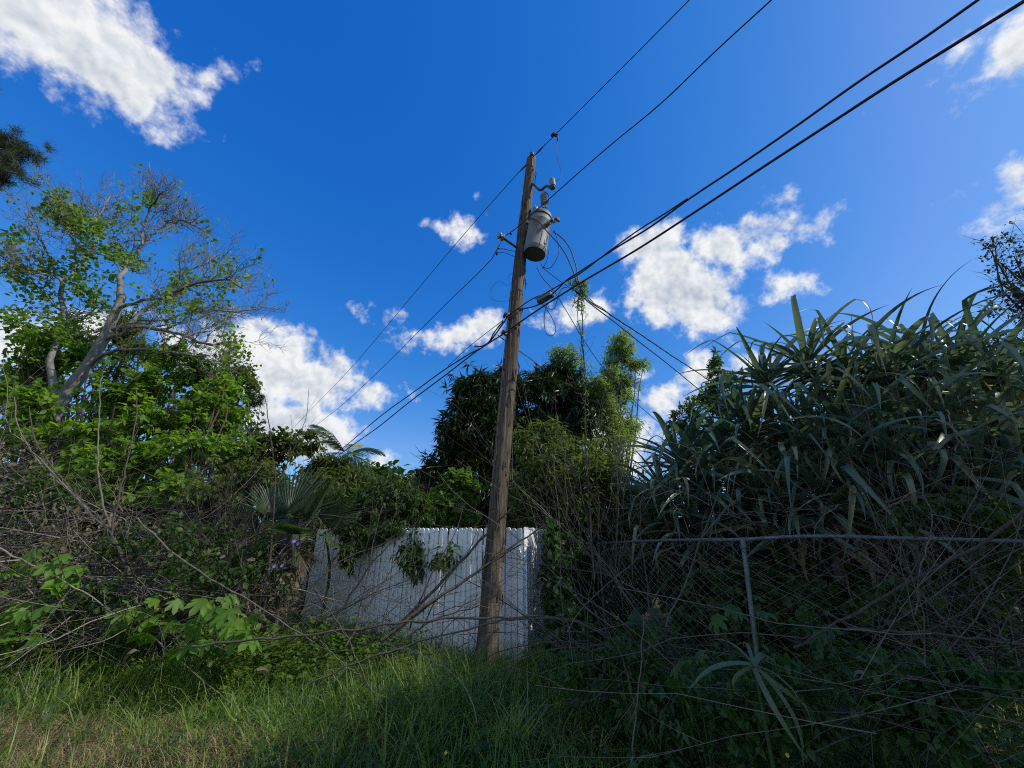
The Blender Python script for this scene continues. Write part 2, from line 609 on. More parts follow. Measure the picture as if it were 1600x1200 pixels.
def spline(pts, K):
    """smooth curve through points, resampled to K"""
    p = np.asarray(pts, float)
    if len(p) == 2:
        t = np.linspace(0, 1, K)[:, None]
        return p[0] * (1 - t) + p[1] * t
    d = np.r_[0, np.cumsum(np.linalg.norm(np.diff(p, axis=0), axis=1))]
    m = np.gradient(p, d, axis=0)
    s = np.linspace(0, d[-1], K)
    i = np.clip(np.searchsorted(d, s, 'right') - 1, 0, len(p) - 2)
    h = (d[i + 1] - d[i])[:, None]
    u = ((s - d[i])[:, None]) / h
    return ((2 * u**3 - 3 * u**2 + 1) * p[i] + (u**3 - 2 * u**2 + u) * h * m[i] + (-2 * u**3 + 3 * u**2) * p[i + 1] + (u**3 - u**2) * h * m[i + 1])

def lathe(g, prof, c, axis=(0, 0, 1), sides=20):
    """prof [(radius, height)] turned about an axis through c"""
    z = Vector(axis).normalized()
    q = z.to_track_quat('Z', 'Y').to_matrix()
    a = np.arange(sides) * 2 * PI / sides
    v = np.array([[(r * math.cos(t), r * math.sin(t), h) for t in a] for r, h in prof]).reshape(-1, 3)
    v = v @ np.array(q).T + np.asarray(c)
    idx = np.arange(len(prof) * sides).reshape(len(prof), sides)
    A, B = idx[:-1], idx[1:]
    qd = np.stack([A, np.roll(A, -1, 1), np.roll(B, -1, 1), B], -1).reshape(-1, 4)
    g.add(v, qd)

def box(g, c, s, rot=None, bev=.0):
    x, y, z = [k / 2 for k in s]
    b = min(bev, x, y, z) if bev else min(x, y, z) * .12
    v, f = [], []
    # chamfered box: three inset copies of the corner
    for sx in (-1, 1):
        for sy in (-1, 1):
            for sz in (-1, 1):
                v += [(sx * x, sy * (y - b), sz * (z - b)), (sx * (x - b), sy * y, sz * (z - b)), (sx * (x - b), sy * (y - b), sz * z)]
    v = np.array(v)
    def vi(sx, sy, sz, k):
        return ((sx > 0) * 4 + (sy > 0) * 2 + (sz > 0)) * 3 + k
    q, t = [], []
    for s_ in (-1, 1):
        q.append([vi(s_, -1, -1, 0), vi(s_, 1, -1, 0), vi(s_, 1, 1, 0), vi(s_, -1, 1, 0)])
        q.append([vi(-1, s_, -1, 1), vi(1, s_, -1, 1), vi(1, s_, 1, 1), vi(-1, s_, 1, 1)])
        q.append([vi(-1, -1, s_, 2), vi(1, -1, s_, 2), vi(1, 1, s_, 2), vi(-1, 1, s_, 2)])
        for u in (-1, 1):
            q.append([vi(-1, s_, u, 1), vi(1, s_, u, 1), vi(1, s_, u, 2), vi(-1, s_, u, 2)])
            q.append([vi(s_, -1, u, 0), vi(s_, 1, u, 0), vi(s_, 1, u, 2), vi(s_, -1, u, 2)])
            q.append([vi(s_, u, -1, 0), vi(s_, u, 1, 0), vi(s_, u, 1, 1), vi(s_, u, -1, 1)])
    for sx in (-1, 1):
        for sy in (-1, 1):
            for sz in (-1, 1):
                t.append([vi(sx, sy, sz, 0), vi(sx, sy, sz, 1), vi(sx, sy, sz, 2)])
    if rot is not None:
        v = v @ np.array(rot).T
    g.add(v + np.asarray(c), q, t)

# leaf outlines: x across (unit width), y along (unit length), z normal
LANCE = (np.array([(0, 0, 0), (-.5, .38, .07), (0, .42, -.01), (.5, .38, .07), (0, 1, -.10)]), np.array([(0, 2, 1), (0, 3, 2), (1, 2, 4), (2, 3, 4)]))
OVAL = (np.array([(0, 0, 0), (-.36, .22, .05), (-.46, .55, .07), (0, .5, -.02), (.46, .55, .07), (.36, .22, .05), (0, 1, -.12)]),
        np.array([(0, 3, 1), (1, 3, 2), (2, 3, 6), (3, 4, 6), (3, 5, 4), (0, 5, 3)]))
NEEDLE = (np.array([(-.5, 0, 0), (.5, 0, 0), (0, 1, 0)]), np.array([(0, 1, 2)]))

def lobed_tmpl(seed=0):
    lob = [(-75, .62), (-38, .88), (0, 1.0), (38, .88), (75, .62)]
    pts = [(0, 0, 0)]
    ring = []
    for i, (a, l) in enumerate(lob):
        a = math.radians(a)
        def pt(ang, rr, z):
            return (rr * math.sin(ang), .12 + rr * math.cos(ang) * .9, z)
        ring += [pt(a - .30, l * .55, .02), pt(a - .22, l * .80, -.03), pt(a, l, -.12), pt(a + .22, l * .80, -.03)]
    ring.append(pt(math.radians(75) + .30, .62 * .5, .02))
    v = np.array([(0, .12, .0)] + ring + [(0.0, 0, .02)])
    n = len(ring)
    t = [(0, i + 1, i + 2)[::-1] for i in range(n - 1)]
    t += [(0, 1, n + 1), (0, n + 1, n)]
    return v, np.array(t)
LOBED = lobed_tmpl()

def scatter(g, tmpl, P, D, Up, L, W, r):
    v, t = tmpl
    n = len(P)
    y = nrm(np.asarray(D, float))
    x = nrm(np.cross(y, Up))
    z = np.cross(x, y)
    L = np.broadcast_to(L, (n,))[:, None, None]
    W = np.broadcast_to(W, (n,))[:, None, None]
    V = P[:, None, :] + v[None, :, 0, None] * W * x[:, None, :] + v[None, :, 1, None] * L * y[:, None, :] + v[None, :, 2, None] * L * z[:, None, :]
    T = (np.arange(n) * len(v))[:, None, None] + t[None]
    g.add(V, None, T, np.repeat(np.broadcast_to(r, (n,)), len(v)))

def rdir(rng, n):
    return nrm(rng.normal(size=(n, 3)))

def grow(P0, D0, L0, R0, rng, K=6, wig=.22, up=0.0, taper=.3):
    P0, D0 = np.asarray(P0, float), nrm(np.asarray(D0, float))
    n = len(P0)
    seg = (np.broadcast_to(L0, (n,)) / (K - 1))[:, None]
    pts, d, p = [P0], D0, P0
    for k in range(K - 1):
        d = nrm(d + rng.normal(0, wig, (n, 3)) + np.array([0, 0, up]))
        p = p + d * seg
        pts.append(p)
    P = np.stack(pts, 1)
    Rd = np.broadcast_to(R0, (n,))[:, None] * np.linspace(1, taper, K)[None]
    return P, Rd

def kids(P, Rd, m, rng, lo=.3, hi=1.0, spread=.9, up=.1):
    """m side shoots on each polyline: start, direction, radius, parent length"""
    n, K = P.shape[:2]
    i = np.repeat(np.arange(n), m)
    t = rng.uniform(lo, hi, n * m) * (K - 1)
    k = np.minimum(t.astype(int), K - 2)
    f = (t - k)[:, None]
    pos = P[i, k] * (1 - f) + P[i, k + 1] * f
    tan = nrm(P[i, k + 1] - P[i, k])
    d = nrm(tan + spread * rdir(rng, n * m) + np.array([0, 0, up]))
    rad = Rd[i, k] * (1 - f[:, 0]) + Rd[i, k + 1] * f[:, 0]
    ln = np.linalg.norm(np.diff(P, axis=1), axis=2).sum(1)[i]
    return pos, d, rad, ln

def clump_tips(blobs, rng, tight=.24, shell=(.45, 1.0)):
    """blobs (px,py,Y,rx,ry,n[,rd]) -> tip positions and outward directions"""
    PP, DD = [], []
    for b in blobs:
        px, py, Y, rx, ry, n = b[:6]
        c = at(px, py, Y)
        s = axd(c) / FPX
        R = np.array([rx * s, b[6] if len(b) > 6 else .8 * (rx + ry) / 2 * s, ry * s])
        k = max(5, n // 22)
        u = rdir(rng, k)
        cc = u * rng.uniform(shell[0], shell[1], (k, 1)) ** .6 * (1 - tight * .7)
        w = rng.uniform(.5, 1.5, k)
        ci = rng.choice(k, n, p=w / w.sum())
        q = cc[ci] + rng.normal(0, tight, (n, 3)) * rng.uniform(.4, 1.2, (n, 1))
        PP.append(c + q * R)
        DD.append(nrm(q * R + rng.normal(0, .25, (n, 3))))
    return np.concatenate(PP), np.concatenate(DD)

def tip_leaves(g, P, D, tmpl, per, L, W, rng, droop=.3, loose=.8, spread=0.0):
    n = len(P)
    i = np.repeat(np.arange(n), per)
    d = nrm(D[i] * .7 + loose * rng.normal(0, .7, (n * per, 3)) + np.array([0, 0, -droop]))
    up = nrm(np.array([0, 0, 1.0]) + rng.normal(0, .45, (n * per, 3)))
    ll = rng.uniform(L[0], L[1], n * per)
    ww = ll * rng.uniform(W[0], W[1], n * per)
    p = P[i] + rng.normal(0, 1, (n * per, 3)) * spread
    scatter(g, tmpl, p, d, up, ll, ww, np.clip(rng.uniform(0, 1, n)[i] * .5 + rng.uniform(0, .5, n * per), 0, 1))

def stems_to(g, base, tips, rng, r0=.05, r1=.008, K=7, sag=.12):
    base = np.asarray(base, float)
    n = len(tips)
    t = np.linspace(0, 1, K)[None, :, None]
    b = base + rng.normal(0, .12, (n, 3)) * np.array([1, 1, 0])
    mid = b * .5 + tips * .5 + np.c_[np.zeros(n), np.zeros(n), np.linalg.norm(tips - b, axis=1) * sag]
    P = (1 - t) ** 2 * b[:, None] + 2 * t * (1 - t) * mid[:, None] + t**2 * tips[:, None]
    P = P + rng.normal(0, .03, P.shape) * np.linalg.norm(tips - b, axis=1)[:, None, None] * np.sin(PI * t)
    tubes(g, P, np.broadcast_to(np.linspace(r0, r1, K), (n, K)), 5, rng.uniform(0, 1, n))

def plant(name, label, cat, blobs, leaf, mat, rng, per=10, L=(.1, .16), W=(.3, .4), droop=.3, base=None, stem_n=12, stem_r=.05, stem_mat='darkbark', group=None, tight=.24, loose=.8, spread=.04, twigs=True, trunk_name='trunk'):
    """tree or shrub whose crown fills the given heaps"""
    P, D = clump_tips(blobs, rng, tight)
    if base is None:
        c = at(blobs[0][0], blobs[0][1], blobs[0][2])
        base = np.array([c[0], c[1], 0])
    base = np.array(base, float)
    keep = P[:, 2] > .05
    P, D = P[keep], D[keep]
    o = thing(name, base, label, cat, group)
    g = Geo()
    tip_leaves(g, P, D, leaf, per, L, W, rng, droop, loose, spread)
    g.build('foliage', M[mat], o, kind='stuff')
    pick = rng.choice(len(P), min(stem_n, len(P)), replace=False)
    if stem_n <= 20:
        for k in pick:
            g = Geo()
            stems_to(g, base - np.array([0, 0, .05]), P[k:k + 1], rng, stem_r, stem_r * .2)
            g.build('branch', M[stem_mat], o)
    else:
        g = Geo()
        stems_to(g, base - np.array([0, 0, .05]), P[pick], rng, stem_r, stem_r * .2)
        g.build('branches', M[stem_mat], o, kind='stuff')
    h = (P[:, 2].max()) * .35
    g = Geo()
    tp = spline([base - [0, 0, .1], base + [.05, 0, h * .5], base + [0, .05, h]], 8)
    tubes(g, tp, np.linspace(stem_r * 2.2, stem_r * 1.2, 8)[None], 8)
    g.build(trunk_name, M[stem_mat], o)
    if twigs:
        g = Geo()
        pk = rng.choice(len(P), len(P) // 2, replace=False)
        A, Rr = grow(P[pk], -D[pk] + rng.normal(0, .5, (len(pk), 3)), rng.uniform(.2, .6, len(pk)) * (1 if stem_r < .06 else 2), stem_r * .12, rng, 4, .2)
        tubes(g, A, Rr, 3, rng.uniform(0, 1, len(pk)))
        g.build('twigs', M[stem_mat], o, kind='stuff')
    return o

# ------------------------------------------------------------------ ground
def gz(x, y):
    return .05 * np.sin(x * 1.1 + .4 * y) + .04 * np.sin(y * 1.7 - x * .6) + .03 * np.sin(3.1 * x + 2.3 * y) - .03

def build_ground():
    g = Geo()
    xs = np.concatenate([[-1200, -300, -90], np.linspace(-30, 30, 121), [90, 300, 1200]])
    ys = np.concatenate([[-600, -150, -40], np.linspace(-10, 40, 101), [90, 300, 1500]])
    X, Y = np.meshgrid(xs, ys)
    Z = np.where((abs(X) < 31) & (Y > -11) & (Y < 41), gz(X, Y), -.03)
    idx = np.arange(X.size).reshape(X.shape)
    q = np.stack([idx[:-1, :-1], idx[:-1, 1:], idx[1:, 1:], idx[1:, :-1]], -1)
    g.add(np.stack([X, Y, Z], -1), q)
    o = g.build('ground', M['ground'])
    tag(o, 'rough dark soil under the grass and weeds', None, None, 'structure')
build_ground()

# ------------------------------------------------------------------ utility pole
PB = np.array([-.36, 5.70, -.15])
PT = np.array([.425, 5.60, 9.25])
def pole_at(t):
    return PB + (PT - PB) * t
def pole_z(z):
    return pole_at((z - PB[2]) / (PT[2] - PB[2]))
WD = nrm(np.array([.65, -.76, 0]))           # the line of the wires

def build_pole():
    rng = np.random.default_rng(3)
    o = thing('utility_pole', (PB[0], PB[1], 0), 'tall weathered wooden utility pole leaning beside the white fence', 'utility pole')
    K, S = 70, 36
    t = np.linspace(0, 1, K)
    a = np.arange(S) * 2 * PI / S
    rad = .142 * (1 - t) + .104 * t
    # long drying cracks and flattened flanks in the round of the trunk
    prof = np.zeros((K, S))
    for k in range(26):
        c = rng.integers(0, S)
        t0, ln = rng.uniform(0, 1), rng.uniform(.06, .3)
        w = np.exp(-((t - t0) / ln) ** 4)
        drift = (c + np.round(rng.normal(0, .6) * (t - t0) * 8).astype(int)) % S
        prof[np.arange(K), drift] -= w * rng.uniform(.006, .016)
    prof += rng.normal(0, .0012, (K, S)) + .004 * np.sin(3 * a + 5 * t[:, None]) + .003 * np.sin(2 * a - 9 * t[:, None])
    bow = .05 * np.sin(PI * t)
    ctr = PB + (PT - PB) * t[:, None] + np.c_[-bow, 0 * bow, 0 * bow]
    rr = rad[:, None] + prof
    V = ctr[:, None, :] + np.stack([rr * np.cos(a), rr * np.sin(a), 0 * rr], -1)
    idx = np.arange(K * S).reshape(K, S)
    q = np.stack([idx[:-1], np.roll(idx[:-1], -1, 1), np.roll(idx[1:], -1, 1), idx[1:]], -1)
    g = Geo()
    top = K * S
    V = np.concatenate([V.reshape(-1, 3), [PT + [0, 0, .015]]])
    tri = [(idx[-1, i], idx[-1, (i + 1) % S], top) for i in range(S)]
    g.add(V, q, tri)
    g.build('pole_shaft', M['pole'], o)
    # splinters lifting off the right flank
    g = Geo()
    n = 90
    tt = rng.uniform(.1, .97, n)
    an = rng.uniform(-.9, 2.2, n) - PI / 2
    rd = (.150 * (1 - tt) + .108 * tt)
    ctr2 = PB + (PT - PB) * tt[:, None] - np.c_[.05 * np.sin(PI * tt), 0 * tt, 0 * tt]
    p = ctr2 + np.c_[rd * np.cos(an), rd * np.sin(an), 0 * tt]
    d = np.c_[.10 * np.cos(an), .10 * np.sin(an), np.where(rng.random(n) < .5, 1, -1)]
    scatter(g, LANCE, p, d, np.c_[np.cos(an), np.sin(an), 0 * an], rng.uniform(.08, .3, n), rng.uniform(.008, .022, n), rng.uniform(0, 1, n))
    g.build('splinter', M['pole'], o, kind='stuff')
    # pin and insulator that carry the topmost wire
    g = Geo()
    top = PT + np.array([-.02, -.06, -.02])
    tubes(g, spline([PT + [0, -.112, -.36], PT + [0, -.122, -.04]], 4)[None], np.full((1, 4), .014), 8)
    pin = g.build('pole_top_pin', M['iron'], o)
    g = Geo()
    lathe(g, [(0, -.07), (.03, -.07), (.045, -.04), (.028, -.02), (.045, .0), (.026, .02), (0, .02)], PT + np.array([0, -.125, 0]), sides=14)
    g.build('insulator', M['iron'], pin)
    for z in (8.75, 6.55, 5.35, 5.05):
        c = pole_z(z)
        g = Geo()
        lathe(g, [(0, 0), (.022, 0), (.022, .02), (.012, .02), (.012, .05), (0, .05)], c + np.array([.05, -.118, 0]), (.35, -1, 0), 8)
        g.build('bolt', M['iron'], o)
    # metal ground wire down the shaded side
    g = Geo()
    zs = np.linspace(1.2, 8.4, 24)
    pp = np.array([pole_z(z) - [.05 * math.sin(PI * (z - PB[2]) / 9.4), 0, 0] for z in zs]) + np.c_[-.1 + .01 * np.sin(zs * 5), -.125 + 0 * zs + .03 * (zs / 9), 0 * zs]
    tubes(g, pp[None], np.full((1, 24), .005), 4)
    g.build('ground_wire', M['iron'], o)
    # stand-off arm with a spool insulator on the shaded side
    a1 = at(786, 372, 5.36)
    pc = pole_z(a1[2] - .08)
    a0 = pc + nrm(np.array([a1[0] - pc[0], a1[1] - pc[1], 0])) * .06
    g = Geo()
    tubes(g, np.array([a0 + (a0 - a1) * .15, a0, a1])[None], np.full((1, 3), .022), 8, close=True)
    arm = g.build('standoff_arm', M['iron'], o)
    g = Geo()
    ax = nrm(a1 - a0)
    lathe(g, [(0, -.02), (.05, -.02), (.07, .0), (.07, .02), (.04, .035), (.04, .055), (.07, .07), (.07, .09), (.045, .11), (0, .11)], a1, ax, 16)
    g.build('spool_insulator', M['porcelain'], arm)
    # cable attachment hardware
    for px, py in ((793, 493), (790, 520)):
        c = at(px, py, 5.50)
        g = Geo()
        box(g, c, (.05, .05, .09))
        lathe(g, [(0, -.06), (.016, -.06), (.016, .05), (.03, .05), (.03, .07), (0, .07)], c, (-.6, -.8, 0), 8)
        for s in (-.06, .0, .06):
            box(g, c + WD * s + np.array([-.02, -.03, -.01]), (.035, .035, .05))
        g.build('cable_clamp', M['iron'], o)
    return o
build_pole()

# ------------------------------------------------------------------ transformer and its fittings
TRC = at(840, 372, 5.42)                   # middle of the can
def build_transformer():
    t0 = at(845, 341, 5.42)
    b0 = at(835.5, 396, 5.42)
    ax = nrm(t0 - b0)
    H = np.linalg.norm(t0 - b0)
    rad = 17.6 / FPX * axd(TRC)
    o = thing('transformer', b0, 'grey cylindrical transformer can hung on the upper pole', 'transformer')
    R3 = np.array(Vector(ax).to_track_quat('Z', 'Y').to_matrix())
    g = Geo()
    lathe(g, [(rad * .93, -.02), (rad, .02), (rad, .05), (rad * 1.012, .055), (rad * 1.012, .075), (rad, .08), (rad, H * .80), (rad * 1.012, H * .805), (rad * 1.012, H * .83), (rad, H * .835), (rad, H - .03), (rad * .97, H)], b0, ax, 40)
    g.build('tank', M['tank'], o)
    g = Geo()
    lathe(g, [(0, .012), (rad * .93, .012), (rad * .95, -.018)], b0, ax, 40)
    g.build('tank_base', M['tankdark'], o)
    g = Geo()
    lathe(g, [(rad * 1.04, H - .03), (rad * 1.05, H + .0), (rad * .98, H + .04), (rad * .5, H + .075), (0, H + .085)], b0, ax, 40)
    lid = g.build('lid', M['tank'], o)
    g = Geo()
    lathe(g, [(rad * 1.0, H - .06), (rad * 1.06, H - .055), (rad * 1.06, H - .035), (rad * 1.0, H - .03)], b0, ax, 40)
    g.build('lid_band', M['iron'], lid)
    side = nrm(np.array([.92, -.38, 0]))
    for k, (h, s) in enumerate(((.9, -.35), (.76, .15), (.62, .5))):
        d = nrm(side + s * np.array([-.38, -.92, 0]))
        c = b0 + ax * (H * h) + d * rad
        g = Geo()
        lathe(g, [(.035, -.01), (.035, .02), (.05, .03), (.05, .045), (.03, .055), (.045, .07), (.03, .085), (0, .085)], c, d, 12)
        bs = g.build('bushing', M['porcelain'], o)
        g = Geo()
        lathe(g, [(0, .08), (.015, .08), (.015, .13), (.026, .13), (.026, .16), (0, .16)], c, d, 8)
        box(g, c + d * .14 + np.array([0, 0, .03]), (.04, .04, .06))
        g.build('terminal', M['rust' if k == 0 else 'iron'], bs)
    hv = at(837, 329, 5.55)
    g = Geo()
    lathe(g, [(.05, -.12), (.06, -.1), (.045, -.07), (.06, -.05), (.045, -.02), (.06, 0), (.045, .03), (.058, .05), (.04, .08), (.02, .13), (0, .13)], hv, (-.12, 0, 1), 14)
    g.build('high_voltage_bushing', M['porcelain'], lid)
    for h in (.22, .80):
        c = b0 + ax * (H * h)
        pz = pole_z(c[2])
        d = nrm(np.array([pz[0] - c[0], pz[1] - c[1], 0]))
        g = Geo()
        for s in (-.07, .07):
            box(g, c + d * (rad + .05) + np.array([-d[1], d[0], 0]) * s, (.16, .02, .14), Matrix.Rotation(math.atan2(d[1], d[0]), 3, 'Z'))
        box(g, c + d * (rad + .03), (.02, .2, .16), Matrix.Rotation(math.atan2(d[1], d[0]), 3, 'Z'))
        g.build('hanger_bracket', M['galv'], o)
    g = Geo()
    box(g, b0 + ax * (H * .16) + nrm(np.array([.75, -.66, 0])) * (rad + .004), (.05, .012, .09), Matrix.Rotation(math.atan2(-.66, .75) + PI / 2, 3, 'Z'))
    g.build('rating_plate', M['tankdark'], o)
build_transformer()

def build_cutout():
    Y = 5.42
    a0 = at(835, 289, 5.5)
    a1 = at(847, 296, 5.40)
    a2 = at(853, 292, 5.36)
    a3 = at(863, 296, 5.32)
    o = thing('fuse_cutout', a1, 'dark angled bracket carrying a porcelain fuse and small arrester', 'fuse holder')
    g = Geo()
    tubes(g, spline([a0 + (a0 - a1) * .3, a0, a1, a2 + [0, 0, .02], a3], 14)[None], np.full((1, 14), .026), 8, close=True)
    g.build('bracket', M['iron'], o)
    g = Geo()
    lathe(g, [(0, 0), (.055, 0), (.06, .02), (.06, .19), (.05, .21), (0, .21)], at(864, 292, 5.32), (-.05, 0, 1), 16)
    ar = g.build('arrester', M['boxgrey'], o)
    g = Geo()
    lathe(g, [(0, .21), (.012, .21), (.012, .25), (0, .25)], at(864, 292, 5.32), (-.05, 0, 1), 8)
    lathe(g, [(0, -.05), (.035, -.05), (.05, -.02), (.05, .01), (0, .01)], at(864, 292, 5.32), (-.05, 0, 1), 10)
    g.build('end_cap', M['iron'], ar)
    c = at(849, 303, 5.38)
    ax = nrm(at(851, 325, 5.36) - c)
    g = Geo()
    prof = [(0, -.06), (.03, -.06), (.034, 0), (.03, .03)]
    for k in range(5):
        h = .05 + k * .05
        prof += [(.035, h), (.068, h + .014), (.068, h + .024), (.036, h + .034)]
    prof += [(.03, .31), (.02, .36), (0, .36)]
    lathe(g, prof, c, ax, 16)
    g.build('fuse_insulator', M['porcelain'], o)
    g = Geo()
    b = c + ax * .30
    box(g, b + np.array([-.02, -.02, -.05]), (.035, .03, .11))
    box(g, b + np.array([.03, -.02, -.06]), (.03, .03, .10))
    tubes(g, spline([c + [.03, -.05, 0], c + np.array([.10, -.06, -.12]), b + [.07, -.04, .02], b + [.02, -.02, -.02]], 10)[None], np.full((1, 10), .013), 6)
    g.build('fuse_tube', M['iron'], o)
build_cutout()

# ------------------------------------------------------------------ wires
def wire(name, label, pts, r, K=40, mat='cable', group=None, sides=6):
    g = Geo()
    tubes(g, spline(pts, K)[None], np.full((1, K), r), sides, close=True)
    o = g.build(name, M[mat])
    return tag(o, label, 'wire', group)

def lineplane(pxs, p0):
    return [onplane(px, py, p0, WD) for px, py in pxs]

P0 = PT + np.array([0, -.125, -.02])
# topmost wire, one span on each side of the pin
ext = lineplane([(1075, 2), (980, 98), (869, 209), (833, 245)], P0)
far = lineplane([(833, 245), (790, 292), (745, 343), (650, 455), (560, 562), (478, 648)], P0)
wire('power_line', 'thin topmost power line running over the tip of the pole', [ext[0] + (ext[0] - ext[1]) * 3] + ext + far[1:] + [far[-1] + (far[-1] - far[-2]) * 2], .0085, 90)
g = Geo()
c = ext[2]
box(g, c + [0, 0, -.01], (.07, .07, .08))
tubes(g, np.array([c + [0, 0, 0], c + [.02, 0, -.1], c + [.02, 0, -.20]])[None], np.array([[.014, .02, .012]]), 8, close=True)
lathe(g, [(0, -.04), (.03, -.04), (.035, 0), (.03, .04), (0, .04)], c + np.array([-.06, .03, .02]), WD, 10)
tag(g.build('line_clamp', M['iron']), 'small dark clamp gripping the topmost wire above the pole', 'clamp')
for px, py, lb in ((843, 235, 'twisted wire tie on the topmost wire just above the pole tip'), (818, 262, 'twisted wire tie on the topmost wire just below the pole tip')):
    g = Geo()
    c = onplane(px, py, P0, WD)
    tubes(g, np.array([c - WD * .12, c - WD * .05, c + WD * .05, c + WD * .12])[None], np.array([[.01, .02, .02, .01]]), 6, close=True)
    tag(g.build('wire_tie', M['iron']), lb, 'wire tie')

S0 = at(784, 372, 5.30)
a = lineplane([(1203, 2), (1120, 78), (1040, 155), (950, 230), (868, 302), (830, 336), (806, 357), (789, 369)], S0)
wire('power_line', 'second power line passing behind the fuse bracket to the spool arm', [a[0] + (a[0] - a[1]) * 3] + a, .0085, 60)
b = lineplane([(783, 378), (779, 388), (776, 396), (768, 405), (700, 472), (600, 572), (540, 628), (484, 672)], S0)
wire('power_line', 'lower thin power line sloping from the spool arm toward the palms', b + [b[-1] + (b[-1] - b[-2]) * 2], .0080, 60)
for k, (q, lb) in enumerate([([(779, 387), (790, 390), (806, 393)], 'short bare jumper between line and pole, upper one'),
                             ([(776, 395), (788, 395), (804, 401)], 'short bare jumper between line and pole, lower one')]):
    pts = [onplane(q[0][0], q[0][1], S0, WD), at(q[1][0], q[1][1], 5.45), at(q[2][0], q[2][1], 5.55)]
    wire('jumper_wire', lb, pts, .005, 12)
for px, py, lb in ((798, 364, 'dark connector on the wire between spool arm and pole'), (779, 387, 'upper dark connector on the wire below the spool arm'), (776, 396, 'lower dark connector where the thin power line ends below the spool arm')):
    g = Geo()
    c = onplane(px, py, S0, WD)
    box(g, c, (.035, .05, .045))
    tag(g.build('wire_connector', M['iron']), lb, 'connector')

C0 = at(791, 497, 5.40)
c1 = lineplane([(1528, 0), (1440, 62), (1350, 122), (1240, 200), (1150, 262), (1075, 312), (1020, 352), (960, 389), (905, 425), (885, 438), (868, 455), (845, 474), (820, 482), (806, 484), (793, 495)], C0)
wire('communication_cable', 'upper thick black cable drooping to a splice box by the pole', [c1[0] + (c1[0] - c1[1]) * 2] + c1, .0108, 110, sides=8)
c1b = lineplane([(1075, 310), (1040, 333), (1000, 358), (950, 394), (905, 428), (880, 442), (852, 458), (830, 468), (808, 483), (793, 494)], C0 + np.array([-.05, -.02, 0]))
wire('communication_cable', 'slim strand running just above the upper thick cable', c1b, .009, 60)
c1l = lineplane([(793, 495), (778, 517), (765, 534), (735, 552), (700, 574), (650, 610), (600, 646), (548, 690)], C0)
wire('communication_cable', 'upper black cable leaving the pole toward the far palm', c1l + [c1l[-1] + (c1l[-1] - c1l[-2])], .0120, 60, sides=8)
lp = lineplane([(786, 502), (772, 520), (764, 534), (752, 541), (741, 541)], C0 + np.array([0, -.05, -.0]))
wire('communication_cable', 'slack black tail curling under the cable clamp', lp, .012, 24)
st = lineplane([(786, 500), (772, 511), (755, 524), (735, 540), (700, 572)], C0 + np.array([-.03, -.03, 0]))
wire('communication_cable', 'fine steel strand beside the upper cable past the pole', st, .006, 24)
D0 = at(785, 523, 5.36)
d1 = lineplane([(1603, 0), (1500, 64), (1400, 126), (1300, 191), (1200, 256), (1100, 322), (1000, 387), (912, 439), (870, 465), (820, 498), (786, 522), (750, 545), (700, 583), (640, 628), (590, 668), (556, 692)], D0)
wire('communication_cable', 'lower thick black cable crossing the pole in one straight run', [d1[0] + (d1[0] - d1[1]) * 2] + d1 + [d1[-1] + (d1[-1] - d1[-2])], .0120, 130, sides=8)

# splice box on the upper cable
def build_box():
    p, q = onplane(842, 473, C0, WD), onplane(862, 461, C0, WD)
    c = (p + q) / 2
    ax = nrm(q - p)
    ang = Matrix((ax, nrm(np.cross([0, 0, 1], ax)), nrm(np.cross(ax, np.cross([0, 0, 1], ax))))).transposed()
    o = thing('splice_box', c, 'small grey splice box clipped to the upper cable', 'junction box')
    L = np.linalg.norm(q - p) + .02
    g = Geo()
    box(g, c + [0, -.02, .0], (L, .10, .075), ang, .012)
    g.build('case', M['boxgrey'], o)
    g = Geo()
    box(g, c + [0, -.02, .046], (L * 1.04, .11, .02), ang, .006)
    g.build('lid', M['boxgrey'], o)
    for s in (-1, 1):
        g = Geo()
        tubes(g, np.array([c + ax * s * L * .45 + [0, 0, .04], c + ax * s * (L * .5 + .02) + [0, 0, .09], c + ax * s * (L * .5 + .03) + [0, .02, .15]])[None], np.full((1, 3), .007), 6)
        g.build('hanger_clip', M['iron'], o)
    return c
BX = build_box()
YB = BX[1]
wire('drop_wire', 'thin loop of black wire hanging under the splice box', [at(px, py, YB) for px, py in ((854, 476), (851, 490), (851, 510), (854, 521), (860, 525), (866, 522), (868, 512), (864, 500), (856, 486), (845, 472), (836, 466))], .006, 50)
wire('drop_wire', 'black loop rising from the splice box to the lower cable', [at(px, py, YB - .03) for px, py in ((853, 474), (856, 482), (864, 483), (870, 472), (874, 458), (880, 450), (886, 449))], .007, 40)

